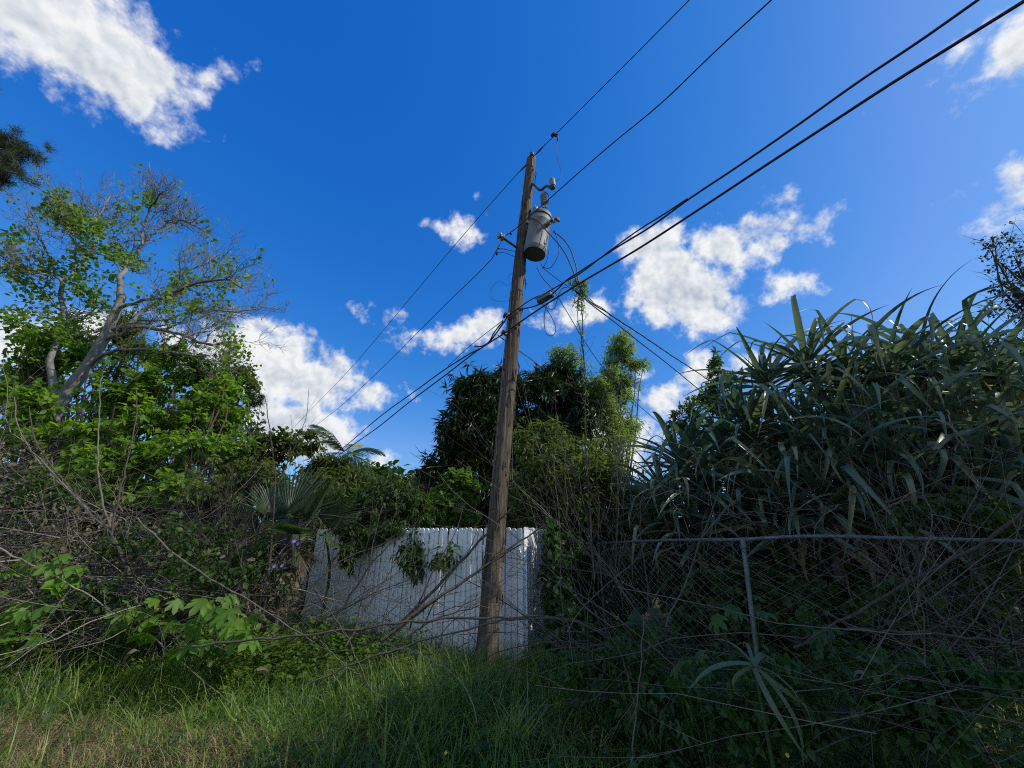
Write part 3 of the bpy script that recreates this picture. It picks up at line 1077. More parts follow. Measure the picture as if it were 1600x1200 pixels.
# leads from the transformer
tb = at(838, 417, 5.4)
wire('transformer_lead', 'thick black lead arching across the transformer can', [at(px, py, Y) for px, py, Y in ((822, 342, 5.5), (830, 341, 5.25), (842, 347, 5.1), (855, 362, 5.05), (870, 378, 5.0), (884, 398, 4.95), (894, 420, 4.92), (902, 443, 4.9))], .011, 44)
wire('transformer_lead', 'black lead falling from the side terminal to the cables', [at(px, py, Y) for px, py, Y in ((864, 362, 5.3), (876, 370, 5.2), (888, 384, 5.1), (896, 402, 5.0), (901, 420, 4.95), (904, 441, 4.9))], .010, 40)
wire('transformer_lead', 'thin lead looping below the transformer back to its terminal', [at(px, py, Y) for px, py, Y in ((866, 360, 5.3), (871, 375, 5.28), (873, 395, 5.28), (868, 408, 5.3), (858, 419, 5.33), (848, 417, 5.36), (845, 411, 5.4))], .007, 40)
wire('transformer_lead', 'fine wire hugging the right edge of the transformer can', [at(px, py, Y) for px, py, Y in ((858, 352, 5.2), (859, 375, 5.18), (857, 395, 5.2), (853, 411, 5.3), (847, 420, 5.4))], .005, 24)
wire('arrester_lead', 'fine curved wire from the line clamp down to the arrester', [at(px, py, Y) for px, py, Y in ((870, 221, 5.55), (869, 240, 5.5), (874, 258, 5.4), (877, 270, 5.35), (874, 279, 5.3), (867, 284, 5.3))], .005, 30)
wire('fuse_lead', 'faint thin wire from the fuse down to the transformer lid', [at(px, py, Y) for px, py, Y in ((852, 322, 5.36), (855, 331, 5.3), (852, 340, 5.28), (849, 346, 5.3))], .004, 16)
wire('drop_wire', 'thin drop wire from the transformer toward the wrapped vine', [at(px, py, Y) for px, py, Y in ((848, 418, 5.4), (865, 432, 5.3), (885, 446, 5.15), (900, 457, 5.0), (914, 466, 4.9))], .007, 30)
wire('service_drop', 'long service wire descending from transformer past the mango tree', [at(px, py, Y) for px, py, Y in ((839, 418, 5.4), (846, 432, 5.5), (862, 450, 5.7), (885, 486, 6.1), (910, 528, 6.6), (935, 565, 7.1), (965, 600, 7.8), (1000, 635, 8.6), (1032, 662, 9.4), (1080, 700, 10.6))], .008, 60)
wire('service_drop', 'upper twisted service drop sagging toward the strap leaved clump', [at(px, py, Y) for px, py, Y in ((908, 452, 4.9), (914, 462, 5.0), (950, 489, 5.5), (1000, 522, 6.3), (1050, 556, 7.2), (1090, 582, 8.1), (1125, 607, 9.0), (1170, 640, 10.2))], .012, 60)
wire('service_drop', 'lower thin service drop sagging toward the strap leaved clump', [at(px, py, Y) for px, py, Y in ((895, 450, 4.9), (915, 468, 5.0), (960, 503, 5.6), (1000, 535, 6.3), (1040, 566, 7.1), (1085, 603, 8.2), (1130, 640, 9.4))], .011, 60)
g = Geo()
rng = np.random.default_rng(5)
tt = np.linspace(0, 1, 40)
base = spline([at(px, py, Y) for px, py, Y in ((914, 462, 5.0), (950, 489, 5.5), (1000, 522, 6.3), (1050, 556, 7.2), (1090, 582, 8.1))], 120)
tubes(g, (base + np.c_[.012 * np.sin(np.arange(120) * .5), 0 * base[:, 0], .012 * np.cos(np.arange(120) * .5)])[None], np.full((1, 120), .007), 5)
tag(g.build('service_drop', M['cable']), 'neutral strand twisted round the upper service drop', 'wire')
wire('drop_wire', 'thin wire sloping from behind the pole down to the mango tree', [at(px, py, Y) for px, py, Y in ((778, 524, 5.6), (808, 546, 6.4), (828, 560, 7.2), (850, 577, 8.3))], .009, 24)
wire('drop_wire', 'faint stray wire curling on the shaded side of the pole', [at(px, py, Y) for px, py, Y in ((803, 425, 5.5), (795, 432, 5.4), (795, 446, 5.4), (780, 440, 5.4), (767, 452, 5.4), (767, 466, 5.4), (780, 471, 5.4), (794, 470, 5.5))], .003, 30)

# ------------------------------------------------------------------ white fence
def build_fence():
    rng = np.random.default_rng(8)
    CO = at(818, 826, 5.9)
    A = at(496, 826, 8.2)
    B = at(872, 830, 8.6)
    H = 1.80
    o = thing('picket_fence', (CO[0], CO[1], 0), 'white vinyl privacy fence with rounded picket tops turning a corner', 'fence')
    W = .090
    g = Geo()
    # one picket: rounded head, shallow channelled face
    K = 9
    xs = np.linspace(-W / 2, W / 2, K)
    dep = np.array([-.004, .008, .011, .010, .009, .010, .011, .008, -.004])
    topz = H - .045 + np.sqrt(np.maximum(0, 1 - (xs / (W / 2)) ** 2)) * .045
    zs = [0, H * .33, H * .66, H - .06]
    V = [[(xs[k], -dep[k], z) for k in range(K)] for z in zs] + [[(xs[k], -dep[k], topz[k]) for k in range(K)]]
    V += [[(xs[k], .012, topz[k]) for k in range(K)], [(xs[k], .012, 0) for k in range(K)]]
    V = np.array(V).reshape(-1, 3)
    idx = np.arange(7 * K).reshape(7, K)
    q = np.stack([idx[:-1, :-1], idx[:-1, 1:], idx[1:, 1:], idx[1:, :-1]], -1)
    g.add(V, q)
    me = g.mesh('picket', M['vinyl'], True)
    try:
        me.set_sharp_from_angle(angle=math.radians(35))
    except Exception:
        pass
    for P, Q in ((CO, A), (CO, B)):
        d = Q - P
        d[2] = 0
        n = int(np.linalg.norm(d) / (W + .009))
        u = nrm(d)
        left = Q is A
        ang = math.atan2(u[1], u[0]) + (PI if left else 0)
        for k in range(n):
            c = P + u * (W + .009) * (k + .62)
            p = bpy.data.objects.new('picket', me)
            COL.objects.link(p)
            p.parent = o
            p.location = (c[0] - CO[0], c[1] - CO[1], rng.normal(0, .004) + (.0 if left else -.02 * k / n))
            p.rotation_euler = (rng.normal(0, .004), rng.normal(0, .003), ang + rng.normal(0, .03) + (0 if left else (.06 if k % 2 else -.06)))
        for z in (.35, 1.5):
            g = Geo()
            box(g, (P + Q) / 2 * [1, 1, 0] + np.array([-u[1], u[0], 0]) * (-.05 if left else .05) + np.array([0, 0, z]), (np.linalg.norm(d), .045, .09), Matrix.Rotation(math.atan2(u[1], u[0]), 3, 'Z'), .005)
            g.build('rail', M['vinyl'], o)
    g = Geo()
    box(g, (CO[0], CO[1] + .075, .86), (.09, .09, 1.72), None, .008)
    g.build('corner_post', M['vinyl'], o)
build_fence()

# ------------------------------------------------------------------ chain link fence
def build_chain():
    rng = np.random.default_rng(9)
    R0 = at(1660, 848, 3.05)
    Pm = at(1160, 843, 3.55)
    L0 = at(935, 849, 6.6)
    pts = [R0, at(1400, 841, 3.25), at(1250, 838.5, 3.38), Pm, at(1060, 844, 4.35), at(1000, 846, 5.2), L0]
    o = thing('chain_link_fence', (Pm[0], Pm[1], 0), 'grey galvanised chain link fence sunk in brown brush', 'fence')
    rail = spline(pts, 60)
    g = Geo()
    tubes(g, rail[None], np.full((1, 60), .0155), 10, close=True)
    g.build('top_rail', M['galv'], o)
    for k, (c, lean) in enumerate(((Pm, -.13), (R0, 0), (L0, 0))):
        g = Geo()
        top = c + [0, .0, -.01]
        bot = at(1212, 1255, 3.46) if lean else np.array([c[0], c[1], -.1])
        tubes(g, spline([bot, top], 6)[None], np.full((1, 6), .0185), 12, close=True)
        po = g.build('post', M['galv'], o)
        g = Geo()
        lathe(g, [(.024, -.06), (.026, -.05), (.026, .0), (.022, .015)], top, nrm(top - bot), 12)
        g.build('post_cap', M['galv'], po)
    # woven wire: zigzag strands hooked into each other
    d = np.r_[0, np.cumsum(np.linalg.norm(np.diff(rail, axis=0), axis=1))]
    pit = .080
    n = int(d[-1] / pit)
    rows = 34
    zz = np.arange(rows + 1)
    P = []
    for k in range(n):
        s = (k + .5 + .5 * np.where((zz + k) % 2, 1, -1) * 1.04) * pit
        x = np.interp(s, d, rail[:, 0])
        y = np.interp(s, d, rail[:, 1])
        zt = np.interp(s, d, rail[:, 2])
        bulge = .03 * np.sin(s * 2.1 + zz * .15)
        P.append(np.c_[x + .01 * np.where((zz + k) % 2, 1, -1) * 0, y - .022 + bulge * .6 + .004 * np.where((zz + k) % 2, 1, -1), zt + .02 - zz * .041])
    g = Geo()
    tubes(g, np.array(P), np.full((n, rows + 1), .0024), 4)
    g.build('wire_mesh', M['mesh'], o, kind='stuff')
    for k in range(14):
        i = 4 + k * 4
        g = Geo()
        c = rail[min(i, 59)]
        a = np.linspace(0, 2 * PI, 9)
        u = nrm(rail[min(i, 59)] - rail[min(i, 59) - 1])
        w = np.cross(u, [0, 0, 1])
        tubes(g, (c + .022 * (np.cos(a)[:, None] * w + np.sin(a)[:, None] * np.array([0, 0, 1])))[None], np.full((1, 9), .0028), 4)
        g.build('wire_tie', M['mesh'], o)
build_chain()

# ------------------------------------------------------------------ the large half-bare tree
def proj(P):
    d = np.asarray(P) - CAM
    dep = d[..., 1] * CT + d[..., 2] * ST
    up = -d[..., 1] * ST + d[..., 2] * CT
    return 800 + FPX * d[..., 0] / dep, 600 - FPX * up / dep

def build_big_tree():
    rng = np.random.default_rng(21)
    Y0 = 11.0
    trunk = [(30, 830), (48, 760), (70, 690), (97, 625), (133, 577), (160, 533), (180, 490), (192, 462)]
    base = at(34, 838, Y0)
    base[2] = 0
    o = thing('broadleaf_tree', base, 'large half bare spreading tree with pale grey limbs and thinning leaves', 'tree')
    tp = np.array([[base[0] - .1, base[1], -.2]] + [list(at(x, y, Y0)) for x, y in trunk])
    g = Geo()
    K = 30
    P = spline(tp, K)
    tubes(g, P[None], np.linspace(.28, .115, K)[None] * (1 + .06 * np.sin(np.arange(K) * 1.7))[None], 12)
    g.build('trunk', M['bark'], o)
    limbs = [([(188, 472), (187, 437), (200, 413), (217, 390), (230, 370), (253, 360), (277, 350)], .14, 1.2),
             ([(185, 482), (205, 474), (233, 468), (263, 460), (293, 447), (320, 440), (353, 437), (377, 450)], .085, -1.4),
             ([(170, 515), (200, 507), (220, 487), (247, 473), (268, 455), (290, 425), (310, 415)], .10, .6),
             ([(160, 533), (187, 520), (217, 507), (240, 515), (287, 522), (320, 537), (367, 535)], .11, -.8),
             ([(215, 500), (257, 500), (290, 490), (333, 487), (383, 485), (407, 477)], .06, 1.0),
             ([(80, 660), (86, 600), (84, 555), (103, 507), (98, 470), (100, 443), (112, 435), (130, 413), (143, 390), (160, 367), (180, 340), (200, 323), (227, 322)], .16, 1.8),
             ([(100, 445), (83, 430), (63, 427), (40, 415), (14, 420)], .07, -1.0),
             ([(88, 432), (80, 410), (65, 380), (50, 353), (38, 333)], .06, .8),
             ([(140, 572), (157, 557), (187, 547), (230, 548), (267, 553), (320, 555)], .08, -1.6),
             ([(112, 436), (118, 400), (112, 360), (98, 330), (88, 312)], .06, -.6),
             ([(143, 390), (150, 350), (160, 325), (172, 306)], .05, .9),
             ([(222, 382), (228, 340), (240, 315), (252, 302)], .055, -.8),
             ([(232, 370), (260, 350), (285, 345), (305, 352)], .05, .3)]
    allP, allR = [], []
    for pts, r, dy in limbs:
        n = len(pts)
        L = np.array([at(x, y, Y0 + dy * (i / (n - 1)) ** 1.2) for i, (x, y) in enumerate(pts)])
        P = spline(L, 16)
        P[2:] += rng.normal(0, .035, P[2:].shape)
        r *= .68
        R_ = np.linspace(r, max(.026, r * .25), 16)
        g = Geo()
        tubes(g, P[None], R_[None], 8)
        g.build('limb', M['bark'], o)
        allP.append(spline(P, 8))
        allR.append(np.linspace(r, max(.018, r * .22), 8))
    A, Ra = np.array(allP), np.array(allR)
    p, d, r, l = kids(A, Ra, 13, rng, .25, 1, .85, .25)
    B, Rb = grow(p, d, np.clip(l * rng.uniform(.16, .38, len(l)), .5, 1.7), np.clip(r * .5, .014, .05), rng, 8, .20, .01)
    p, d, r, l = kids(B, Rb, 6, rng, .25, 1, .9, .25)
    C, Rc = grow(p, d, np.clip(l * rng.uniform(.3, .6, len(l)), .4, 1.5), np.clip(r * .6, .009, .02), rng, 6, .22, .05)
    p, d, r, l = kids(C, Rc, 5, rng, .3, 1, .9, .3)
    D, Rd = grow(p, d, rng.uniform(.25, .6, len(l)), np.clip(r * .65, .006, .010), rng, 4, .25, .06)
    g = Geo()
    tubes(g, B, Rb, 5, rng.uniform(0, 1, len(B)))
    g.build('branches', M['bark'], o, kind='stuff')
    g = Geo()
    tubes(g, C, Rc, 4, rng.uniform(0, 1, len(C)))
    tubes(g, D, Rd, 3, rng.uniform(0, 1, len(D)))
    g.build('twigs', M['bark'], o, kind='stuff')
    # leaves only where the crown still holds them
    cl = [(90, 325, 24, .9), (112, 345, 22, .9), (142, 365, 28, .9), (145, 395, 30, 1), (118, 420, 22, .9), (230, 312, 16, 1), (180, 405, 24, .9), (172, 430, 22, .9), (215, 410, 12, .8), (355, 425, 17, .9),
          (345, 440, 22, .8), (285, 442, 18, .6), (300, 482, 18, .5), (75, 420, 26, .8), (30, 428, 20, .7), (20, 365, 18, .8), (120, 440, 24, .9), (60, 465, 28, .7), (40, 500, 45, .8), (92, 520, 45, .8), (70, 560, 55, .9), (205, 460, 22, .6), (140, 462, 30, .8), (262, 470, 16, .5), (60, 445, 30, .6), (200, 340, 20, .4), (10, 440, 30, .6), (370, 545, 25, .6), (265, 485, 20, .6)]
    tips = np.concatenate([C[:, -1], D[:, -1], D[:, 2]])
    px, py = proj(tips)
    pr = np.full(len(tips), .012)
    for x, y, rr, w in cl:
        pr = np.maximum(pr, .36 * w * (1 if y > 480 else .75) * np.exp(-(((px - x) ** 2 + (py - y) ** 2) / rr ** 2) ** 2))
    T = tips[rng.random(len(tips)) < pr]
    ex, ed = clump_tips([(x, y, Y0 + rng.normal(0, .7), rr * .8, rr * .7, int(rr * rr * w * .034)) for x, y, rr, w in cl if w > .6], rng, .3)
    T = np.concatenate([T, ex])
    g = Geo()
    tip_leaves(g, T, rdir(rng, len(T)), OVAL, 6, (.10, .17), (.65, .9), rng, .35, .9, .12)
    g.build('foliage', M['treeleaf'], o, kind='stuff')
build_big_tree()

def build_pine():
    rng = np.random.default_rng(22)
    tip = at(30, 240, 8.5)
    base = np.array([-19.5, 8.0, 0])
    o = thing('pine_tree', base, 'dark pine bough reaching into the blue above the half bare tree', 'tree')
    top = np.array([-19.0, 8.2, 17.0])
    g = Geo()
    tubes(g, spline([base - [0, 0, .2], (base + top) / 2 + [.2, 0, 0], top], 14)[None], np.linspace(.3, .06, 14)[None], 10)
    g.build('trunk', M['darkbark'], o)
    ends = [at(44, 222, 8.5), at(50, 245, 8.6), at(34, 268, 8.4), at(12, 215, 8.8), at(8, 250, 8.2), at(12, 280, 8.6)]
    root = base * .2 + top * .8
    root[2] = tip[2] - .8
    tufts = []
    for e in ends:
        P = spline([root, (root + e) / 2 + [0, 0, -.1], e], 10)
        g = Geo()
        tubes(g, P[None], np.linspace(.05, .012, 10)[None], 6)
        g.build('bough', M['darkbark'], o)
        for k in range(30):
            tufts.append(P[rng.integers(6, 10)] + rng.normal(0, .16, 3) * [1.2, 1, .8])
    for k in range(260):                      # the crown beyond the frame
        z = rng.uniform(9, 17)
        a = rng.uniform(0, 2 * PI)
        rr = rng.uniform(.3, 2.6) * (1.1 - (z - 9) / 9)
        tufts.append(np.array([-19 + rr * math.cos(a), 8 + rr * math.sin(a), z]))
    T = np.array(tufts)
    g = Geo()
    n = len(T)
    i = np.repeat(np.arange(n), 60)
    d = nrm(rng.normal(0, .8, (len(i), 3)) + np.array([.35, 0, -.15]))
    scatter(g, NEEDLE, T[i] + rng.normal(0, .05, (len(i), 3)), d, rdir(rng, len(i)), rng.uniform(.18, .32, len(i)), .014, rng.uniform(0, 1, len(i)))
    g.build('needles', M['pine'], o, kind='stuff')
build_pine()

# ------------------------------------------------------------------ trees and shrubs behind
def build_plants():
    R = np.random.default_rng
    plant('leafy_tree', 'bright green leafy tree growing below the half bare tree', 'tree',
          [(50, 590, 11.6, 60, 44, 230), (20, 655, 9.4, 60, 45, 170), (105, 560, 11.8, 44, 26, 110), (215, 620, 10, 44, 40, 150), (110, 690, 9.2, 60, 30, 150), (60, 530, 12, 44, 20, 80)], OVAL, 'limeleaf', R(31), 8, (.13, .2), (.6, .8), .4, at(60, 838, 9.8) * [1, 1, 0], 26, .07, 'darkbark', tight=.28)
    plant('leafy_tree', 'yellow green vine draped tree between half bare tree and white clouds', 'tree',
          [(290, 572, 10.5, 44, 36, 210), (330, 600, 10.6, 40, 36, 130), (330, 645, 10, 52, 50, 230), (260, 660, 9.6, 60, 50, 200), (225, 600, 10.4, 40, 34, 80), (300, 715, 8.6, 76, 42, 210), (200, 735, 8.2, 60, 36, 140), (130, 715, 8.6, 50, 30, 110), (270, 770, 7.9, 60, 26, 90)], OVAL, 'limeleaf', R(32), 8, (.11, .19), (.6, .8), .45, at(280, 838, 9.8) * [1, 1, 0], 34, .06, 'darkbark', tight=.26)
    plant('dark_tree', 'dark fine leaved tree crown far behind the half bare tree', 'tree',
          [(200, 525, 17, 50, 36, 200), (140, 520, 17, 40, 40, 120), (235, 545, 16, 35, 26, 90), (60, 620, 16, 60, 40, 140), (170, 610, 16, 80, 50, 240), (280, 640, 15, 80, 50, 240), (20, 710, 15, 80, 60, 280), (160, 720, 14, 150, 60, 500)], LANCE, 'olive', R(33), 9, (.22, .36), (.22, .34), .4, at(150, 838, 16) * [1, 1, 0], 20, .12, tight=.28, spread=.1)
    plant('russet_tree', 'sparse olive tree fringe at the end of the bare limbs', 'tree',
          [(362, 582, 12, 38, 32, 120), (385, 600, 12, 22, 30, 60), (350, 640, 12, 40, 50, 200), (375, 690, 11.5, 34, 44, 190)], OVAL, 'olive', R(34), 7, (.1, .18), (.5, .7), .4, at(360, 838, 12) * [1, 1, 0], 16, .05, tight=.33, spread=.08)
    plant('pine_sapling', 'small dark tuft of needles on a thin branch before a cloud', 'tree',
          [(398, 624, 12, 14, 12, 22)], NEEDLE, 'pine', R(35), 40, (.2, .34), (.04, .05), .1, at(366, 838, 12) * [1, 1, 0], 5, .03, tight=.3)
    plant('vine_shrub', 'vine smothered shrub beside the fan palm', 'shrub',
          [(405, 720, 9, 40, 42, 240), (385, 760, 8.6, 60, 50, 340), (425, 700, 9.2, 34, 26, 160), (470, 690, 9.6, 40, 18, 120), (340, 780, 8.4, 50, 50, 260)], OVAL, 'olive', R(36), 8, (.08, .15), (.45, .65), .6, None, 26, .03, tight=.27)
    plant('vine_shrub', 'yellowish hanging leaved shrub under the little palm', 'shrub',
          [(520, 748, 10, 46, 36, 300), (490, 790, 9.4, 50, 48, 340), (560, 770, 10, 36, 40, 220), (540, 800, 9.2, 60, 40, 300)], LANCE, 'olive', R(37), 8, (.14, .24), (.25, .36), .9, None, 22, .03, tight=.25)
    plant('fence_shrub', 'green shrub spilling its hanging sprays over the white fence', 'shrub',
          [(600, 782, 7.9, 50, 34, 330), (565, 805, 7.8, 44, 26, 230), (540, 830, 7.3, 22, 18, 60), (640, 795, 7.8, 42, 30, 240), (615, 832, 7.2, 36, 16, 80), (650, 862, 6.85, 26, 36, 70), (570, 845, 7.1, 18, 16, 26), (695, 860, 6.35, 26, 20, 16), (545, 870, 7.1, 16, 18, 30)], LANCE, 'shrub', R(38), 8, (.10, .17), (.28, .40), .9, (-2.2, 8.3, 0), 30, .025, 'darkbark', tight=.3)
    plant('bush', 'small fresh green bush against the dark mango crown', 'shrub',
          [(722, 752, 8.8, 26, 16, 110), (700, 772, 8.8, 26, 16, 90), (730, 790, 8.6, 26, 26, 130), (690, 800, 8.6, 34, 24, 170)], LOBED, 'treeleaf', R(39), 5, (.09, .15), (.8, 1.0), .4, None, 14, .02, tight=.28)
    far = [((585, 752, 40, 60, 22, 300), (640, 772, 40, 40, 16, 220)), ((680, 768, 42, 40, 18, 240), (625, 790, 38, 60, 24, 300)), ((540, 765, 36, 60, 30, 320), (480, 775, 36, 60, 30, 300))]
    for i, (bl, lb) in enumerate(zip(far, ('rounded far tree on the skyline under the small cloud', 'low far tree against the sky beside the mango tree', 'far tree mass behind the little feather palm'))):
        plant('far_tree', lb, 'tree', bl, OVAL, 'shrub', R(40 + i), 7, (.5, .9), (.6, .8), .3, None, 10, .15, group='trees far beyond the fence', spread=.3)
    # mango tree: dense dark rosettes of long drooping leaves
    plant('mango_tree', 'dense dark mango tree with long drooping leaves behind the pole', 'tree',
          [(765, 622, 12.5, 62, 62, 560), (730, 680, 12, 56, 56, 480), (700, 740, 11.5, 46, 50, 360), (790, 700, 12, 70, 70, 560), (870, 612, 12.5, 56, 50, 460), (905, 640, 12, 40, 50, 300), (830, 650, 13, 50, 50, 360), (670, 772, 11, 34, 32, 170), (760, 770, 11.5, 80, 60, 620), (855, 720, 12, 70, 80, 560)], LANCE, 'mango', R(45), 12, (.26, .40), (.16, .22), .55, at(770, 838, 12.3) * [1, 1, 0], 40, .13, tight=.2, loose=.95)
    plant('pale_tree', 'tall pale green feathery tree rising behind the hanging vine', 'tree',
          [(968, 540, 17, 26, 22, 110), (985, 560, 17, 22, 14, 60), (950, 585, 17, 26, 24, 90), (972, 605, 17, 30, 26, 110), (975, 655, 16.5, 30, 30, 100), (925, 600, 16.5, 22, 26, 80), (878, 563, 16, 24, 18, 70), (940, 650, 16.5, 30, 34, 110), (950, 700, 16, 40, 40, 120)], LANCE, 'pale', R(46), 14, (.18, .34), (.14, .2), .3, at(955, 838, 16.8) * [1, 1, 0], 30, .07, 'brownstem', tight=.3, loose=1.0, spread=.12)
    plant('thicket_shrub', 'yellow green thicket of fine leaves between the pole and hanging vine', 'shrub',
          [(850, 700, 8.2, 46, 40, 330), (890, 735, 7.6, 52, 50, 480), (840, 770, 7.6, 50, 46, 400), (930, 770, 6.9, 50, 46, 400), (900, 815, 7.6, 66, 30, 320), (950, 720, 8.4, 40, 40, 140), (985, 790, 7.8, 40, 44, 220), (840, 818, 7.9, 40, 16, 120)], LANCE, 'olive', R(47), 7, (.10, .18), (.3, .42), .5, None, 44, .022, 'brownstem', tight=.3, spread=.06)
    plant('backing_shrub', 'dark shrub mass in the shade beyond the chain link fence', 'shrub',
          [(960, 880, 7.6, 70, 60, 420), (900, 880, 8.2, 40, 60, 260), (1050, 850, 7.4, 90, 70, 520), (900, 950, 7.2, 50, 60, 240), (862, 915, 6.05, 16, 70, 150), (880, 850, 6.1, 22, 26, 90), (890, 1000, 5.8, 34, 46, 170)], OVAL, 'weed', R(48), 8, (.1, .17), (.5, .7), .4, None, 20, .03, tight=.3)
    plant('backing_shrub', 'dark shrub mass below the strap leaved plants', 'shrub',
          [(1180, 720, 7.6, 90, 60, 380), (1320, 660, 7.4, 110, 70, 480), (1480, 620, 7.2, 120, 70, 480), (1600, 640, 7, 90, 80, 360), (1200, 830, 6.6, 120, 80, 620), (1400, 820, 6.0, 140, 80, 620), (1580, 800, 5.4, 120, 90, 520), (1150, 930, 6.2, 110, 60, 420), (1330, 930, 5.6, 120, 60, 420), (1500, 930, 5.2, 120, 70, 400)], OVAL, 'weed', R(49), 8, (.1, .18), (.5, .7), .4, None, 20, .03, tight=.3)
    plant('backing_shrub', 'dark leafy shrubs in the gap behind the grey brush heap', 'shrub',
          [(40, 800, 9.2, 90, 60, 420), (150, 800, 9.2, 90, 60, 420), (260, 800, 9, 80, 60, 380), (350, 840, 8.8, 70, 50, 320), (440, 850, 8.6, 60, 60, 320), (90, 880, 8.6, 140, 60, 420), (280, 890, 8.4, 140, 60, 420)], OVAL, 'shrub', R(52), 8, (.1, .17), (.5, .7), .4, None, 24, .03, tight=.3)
    plant('sprig_tree', 'upright leafy sprigs poking above the small strap leaved plant', 'tree',
          [(1118, 566, 10, 9, 20, 26), (1122, 595, 10, 18, 16, 34), (1105, 620, 10, 28, 20, 60), (1148, 598, 10, 20, 12, 28), (1150, 630, 9.8, 44, 22, 120), (1080, 665, 9.6, 32, 32, 110)], LANCE, 'shrub', R(50), 10, (.12, .2), (.3, .4), .1, None, 16, .035, tight=.3)
    plant('russet_leaf_tree', 'tall dark leaved tree at the edge above the strap leaved clump', 'tree',
          [(1578, 385, 8.2, 36, 26, 34), (1592, 420, 8, 34, 36, 48), (1566, 450, 8.2, 22, 26, 24), (1580, 485, 8, 44, 26, 60), (1548, 378, 8.4, 14, 12, 9), (1640, 380, 8, 50, 60, 150), (1640, 470, 7.8, 60, 60, 200), (1620, 530, 7.8, 80, 40, 200)], OVAL, 'dusk', R(51), 6, (.06, .11), (.5, .7), .3, (13.5, 7.8, 0), 40, .06, 'darkbark', tight=.32, spread=.06)
def build_foot_weeds():
    R = np.random.default_rng
    plant('weed_clump', 'bushy dark weed growing against the foot of the chain link post', 'weed', [(1205, 1085, 3.2, 46, 50, 120), (1160, 1120, 3.1, 50, 40, 110), (1250, 1120, 3.1, 46, 40, 100)], OVAL, 'weed', R(55), 7, (.045, .085), (.5, .7), .2, None, 14, .006, 'weed', tight=.3, spread=.02, twigs=False, trunk_name='stalk')
    plant('weed_clump', 'low leafy weed between the fence corner and the strap plant', 'weed', [(1000, 1070, 3.7, 60, 50, 130), (930, 1060, 4.0, 50, 40, 120), (1060, 1110, 3.4, 60, 40, 120)], LANCE, 'weed', R(56), 7, (.06, .11), (.3, .45), .2, None, 14, .006, 'weed', tight=.32, spread=.02, twigs=False, trunk_name='stalk')
    plant('weed_clump', 'dark leafy weed under the canes at the near fence end', 'weed', [(1400, 1110, 3.0, 80, 40, 150), (1520, 1090, 2.9, 80, 50, 150), (1330, 1060, 3.1, 60, 40, 120)], OVAL, 'weed', R(57), 7, (.045, .085), (.5, .7), .2, None, 14, .006, 'weed', tight=.32, spread=.02, twigs=False, trunk_name='stalk')
    plant('leafy_vine', 'leafy green vine climbing through the near chain link fence', 'vine', [(1520, 790, 3.75, 60, 36, 70), (1450, 815, 3.8, 50, 26, 50), (1570, 860, 3.7, 50, 50, 60), (1400, 930, 3.7, 50, 40, 40)], OVAL, 'shrub', R(58), 5, (.05, .09), (.6, .8), .5, None, 10, .006, 'brownstem', tight=.35, spread=.03, twigs=False, trunk_name='stalk')
    plant('leafy_vine', 'green vine trailing over the grey brush heap', 'vine', [(70, 770, 5.7, 60, 26, 60), (190, 850, 5.6, 50, 22, 50), (300, 835, 5.6, 60, 30, 80), (390, 880, 5.6, 40, 34, 60), (340, 900, 5.4, 70, 24, 70), (140, 930, 5.2, 70, 24, 60)], OVAL, 'shrub', R(59), 6, (.05, .10), (.55, .75), .4, None, 12, .006, 'brownstem', tight=.36, spread=.04, twigs=False, trunk_name='stalk')
build_plants()
build_foot_weeds()

# unseen tall trees added just outside the view to shade the verge
def shade_tree(base, blobs3, seed, label):
    rng = np.random.default_rng(seed)
    base = np.array(base, float)
    o = thing('shade_tree', base, label, 'tree', None)
    P = []
    for (x, y, z, r, n) in blobs3:
        k = 12
        cc = rdir(rng, k) * rng.uniform(.4, .9, (k, 1))
        q = cc[rng.integers(0, k, n)] + rng.normal(0, .22, (n, 3))
        P.append(np.array([x, y, z]) + q * r)
    P = np.concatenate(P)
    g = Geo()
    tip_leaves(g, P, rdir(rng, len(P)), OVAL, 7, (.22, .34), (.55, .75), rng, .3, .9, .1)
    g.build('foliage', M['dusk'], o, kind='stuff')
    g = Geo()
    stems_to(g, base, P[rng.choice(len(P), 50)], rng, .14, .02, 8, .2)
    g.build('branches', M['darkbark'], o, kind='stuff')
    g = Geo()
    tubes(g, spline([base - [0, 0, .2], base + [.1, 0, 3.2]], 6)[None], np.linspace(.26, .18, 6)[None], 10)
    g.build('trunk', M['darkbark'], o)
shade_tree((10.8, .9, 0), [(10.6, 1.2, 6.6, 2.4, 900), (11.6, .2, 8.4, 2.4, 800), (11.6, 2.0, 8.8, 1.8, 500), (9.6, .2, 5.0, 2.0, 500)], 61, 'unseen tall dark tree added on the sunny side for shade')
shade_tree((8.4, -3.2, 0), [(8.0, -2.6, 5.6, 2.6, 900), (9.0, -4, 7.4, 2.8, 900)], 62, 'second unseen tall dark tree added behind the camera for shade')

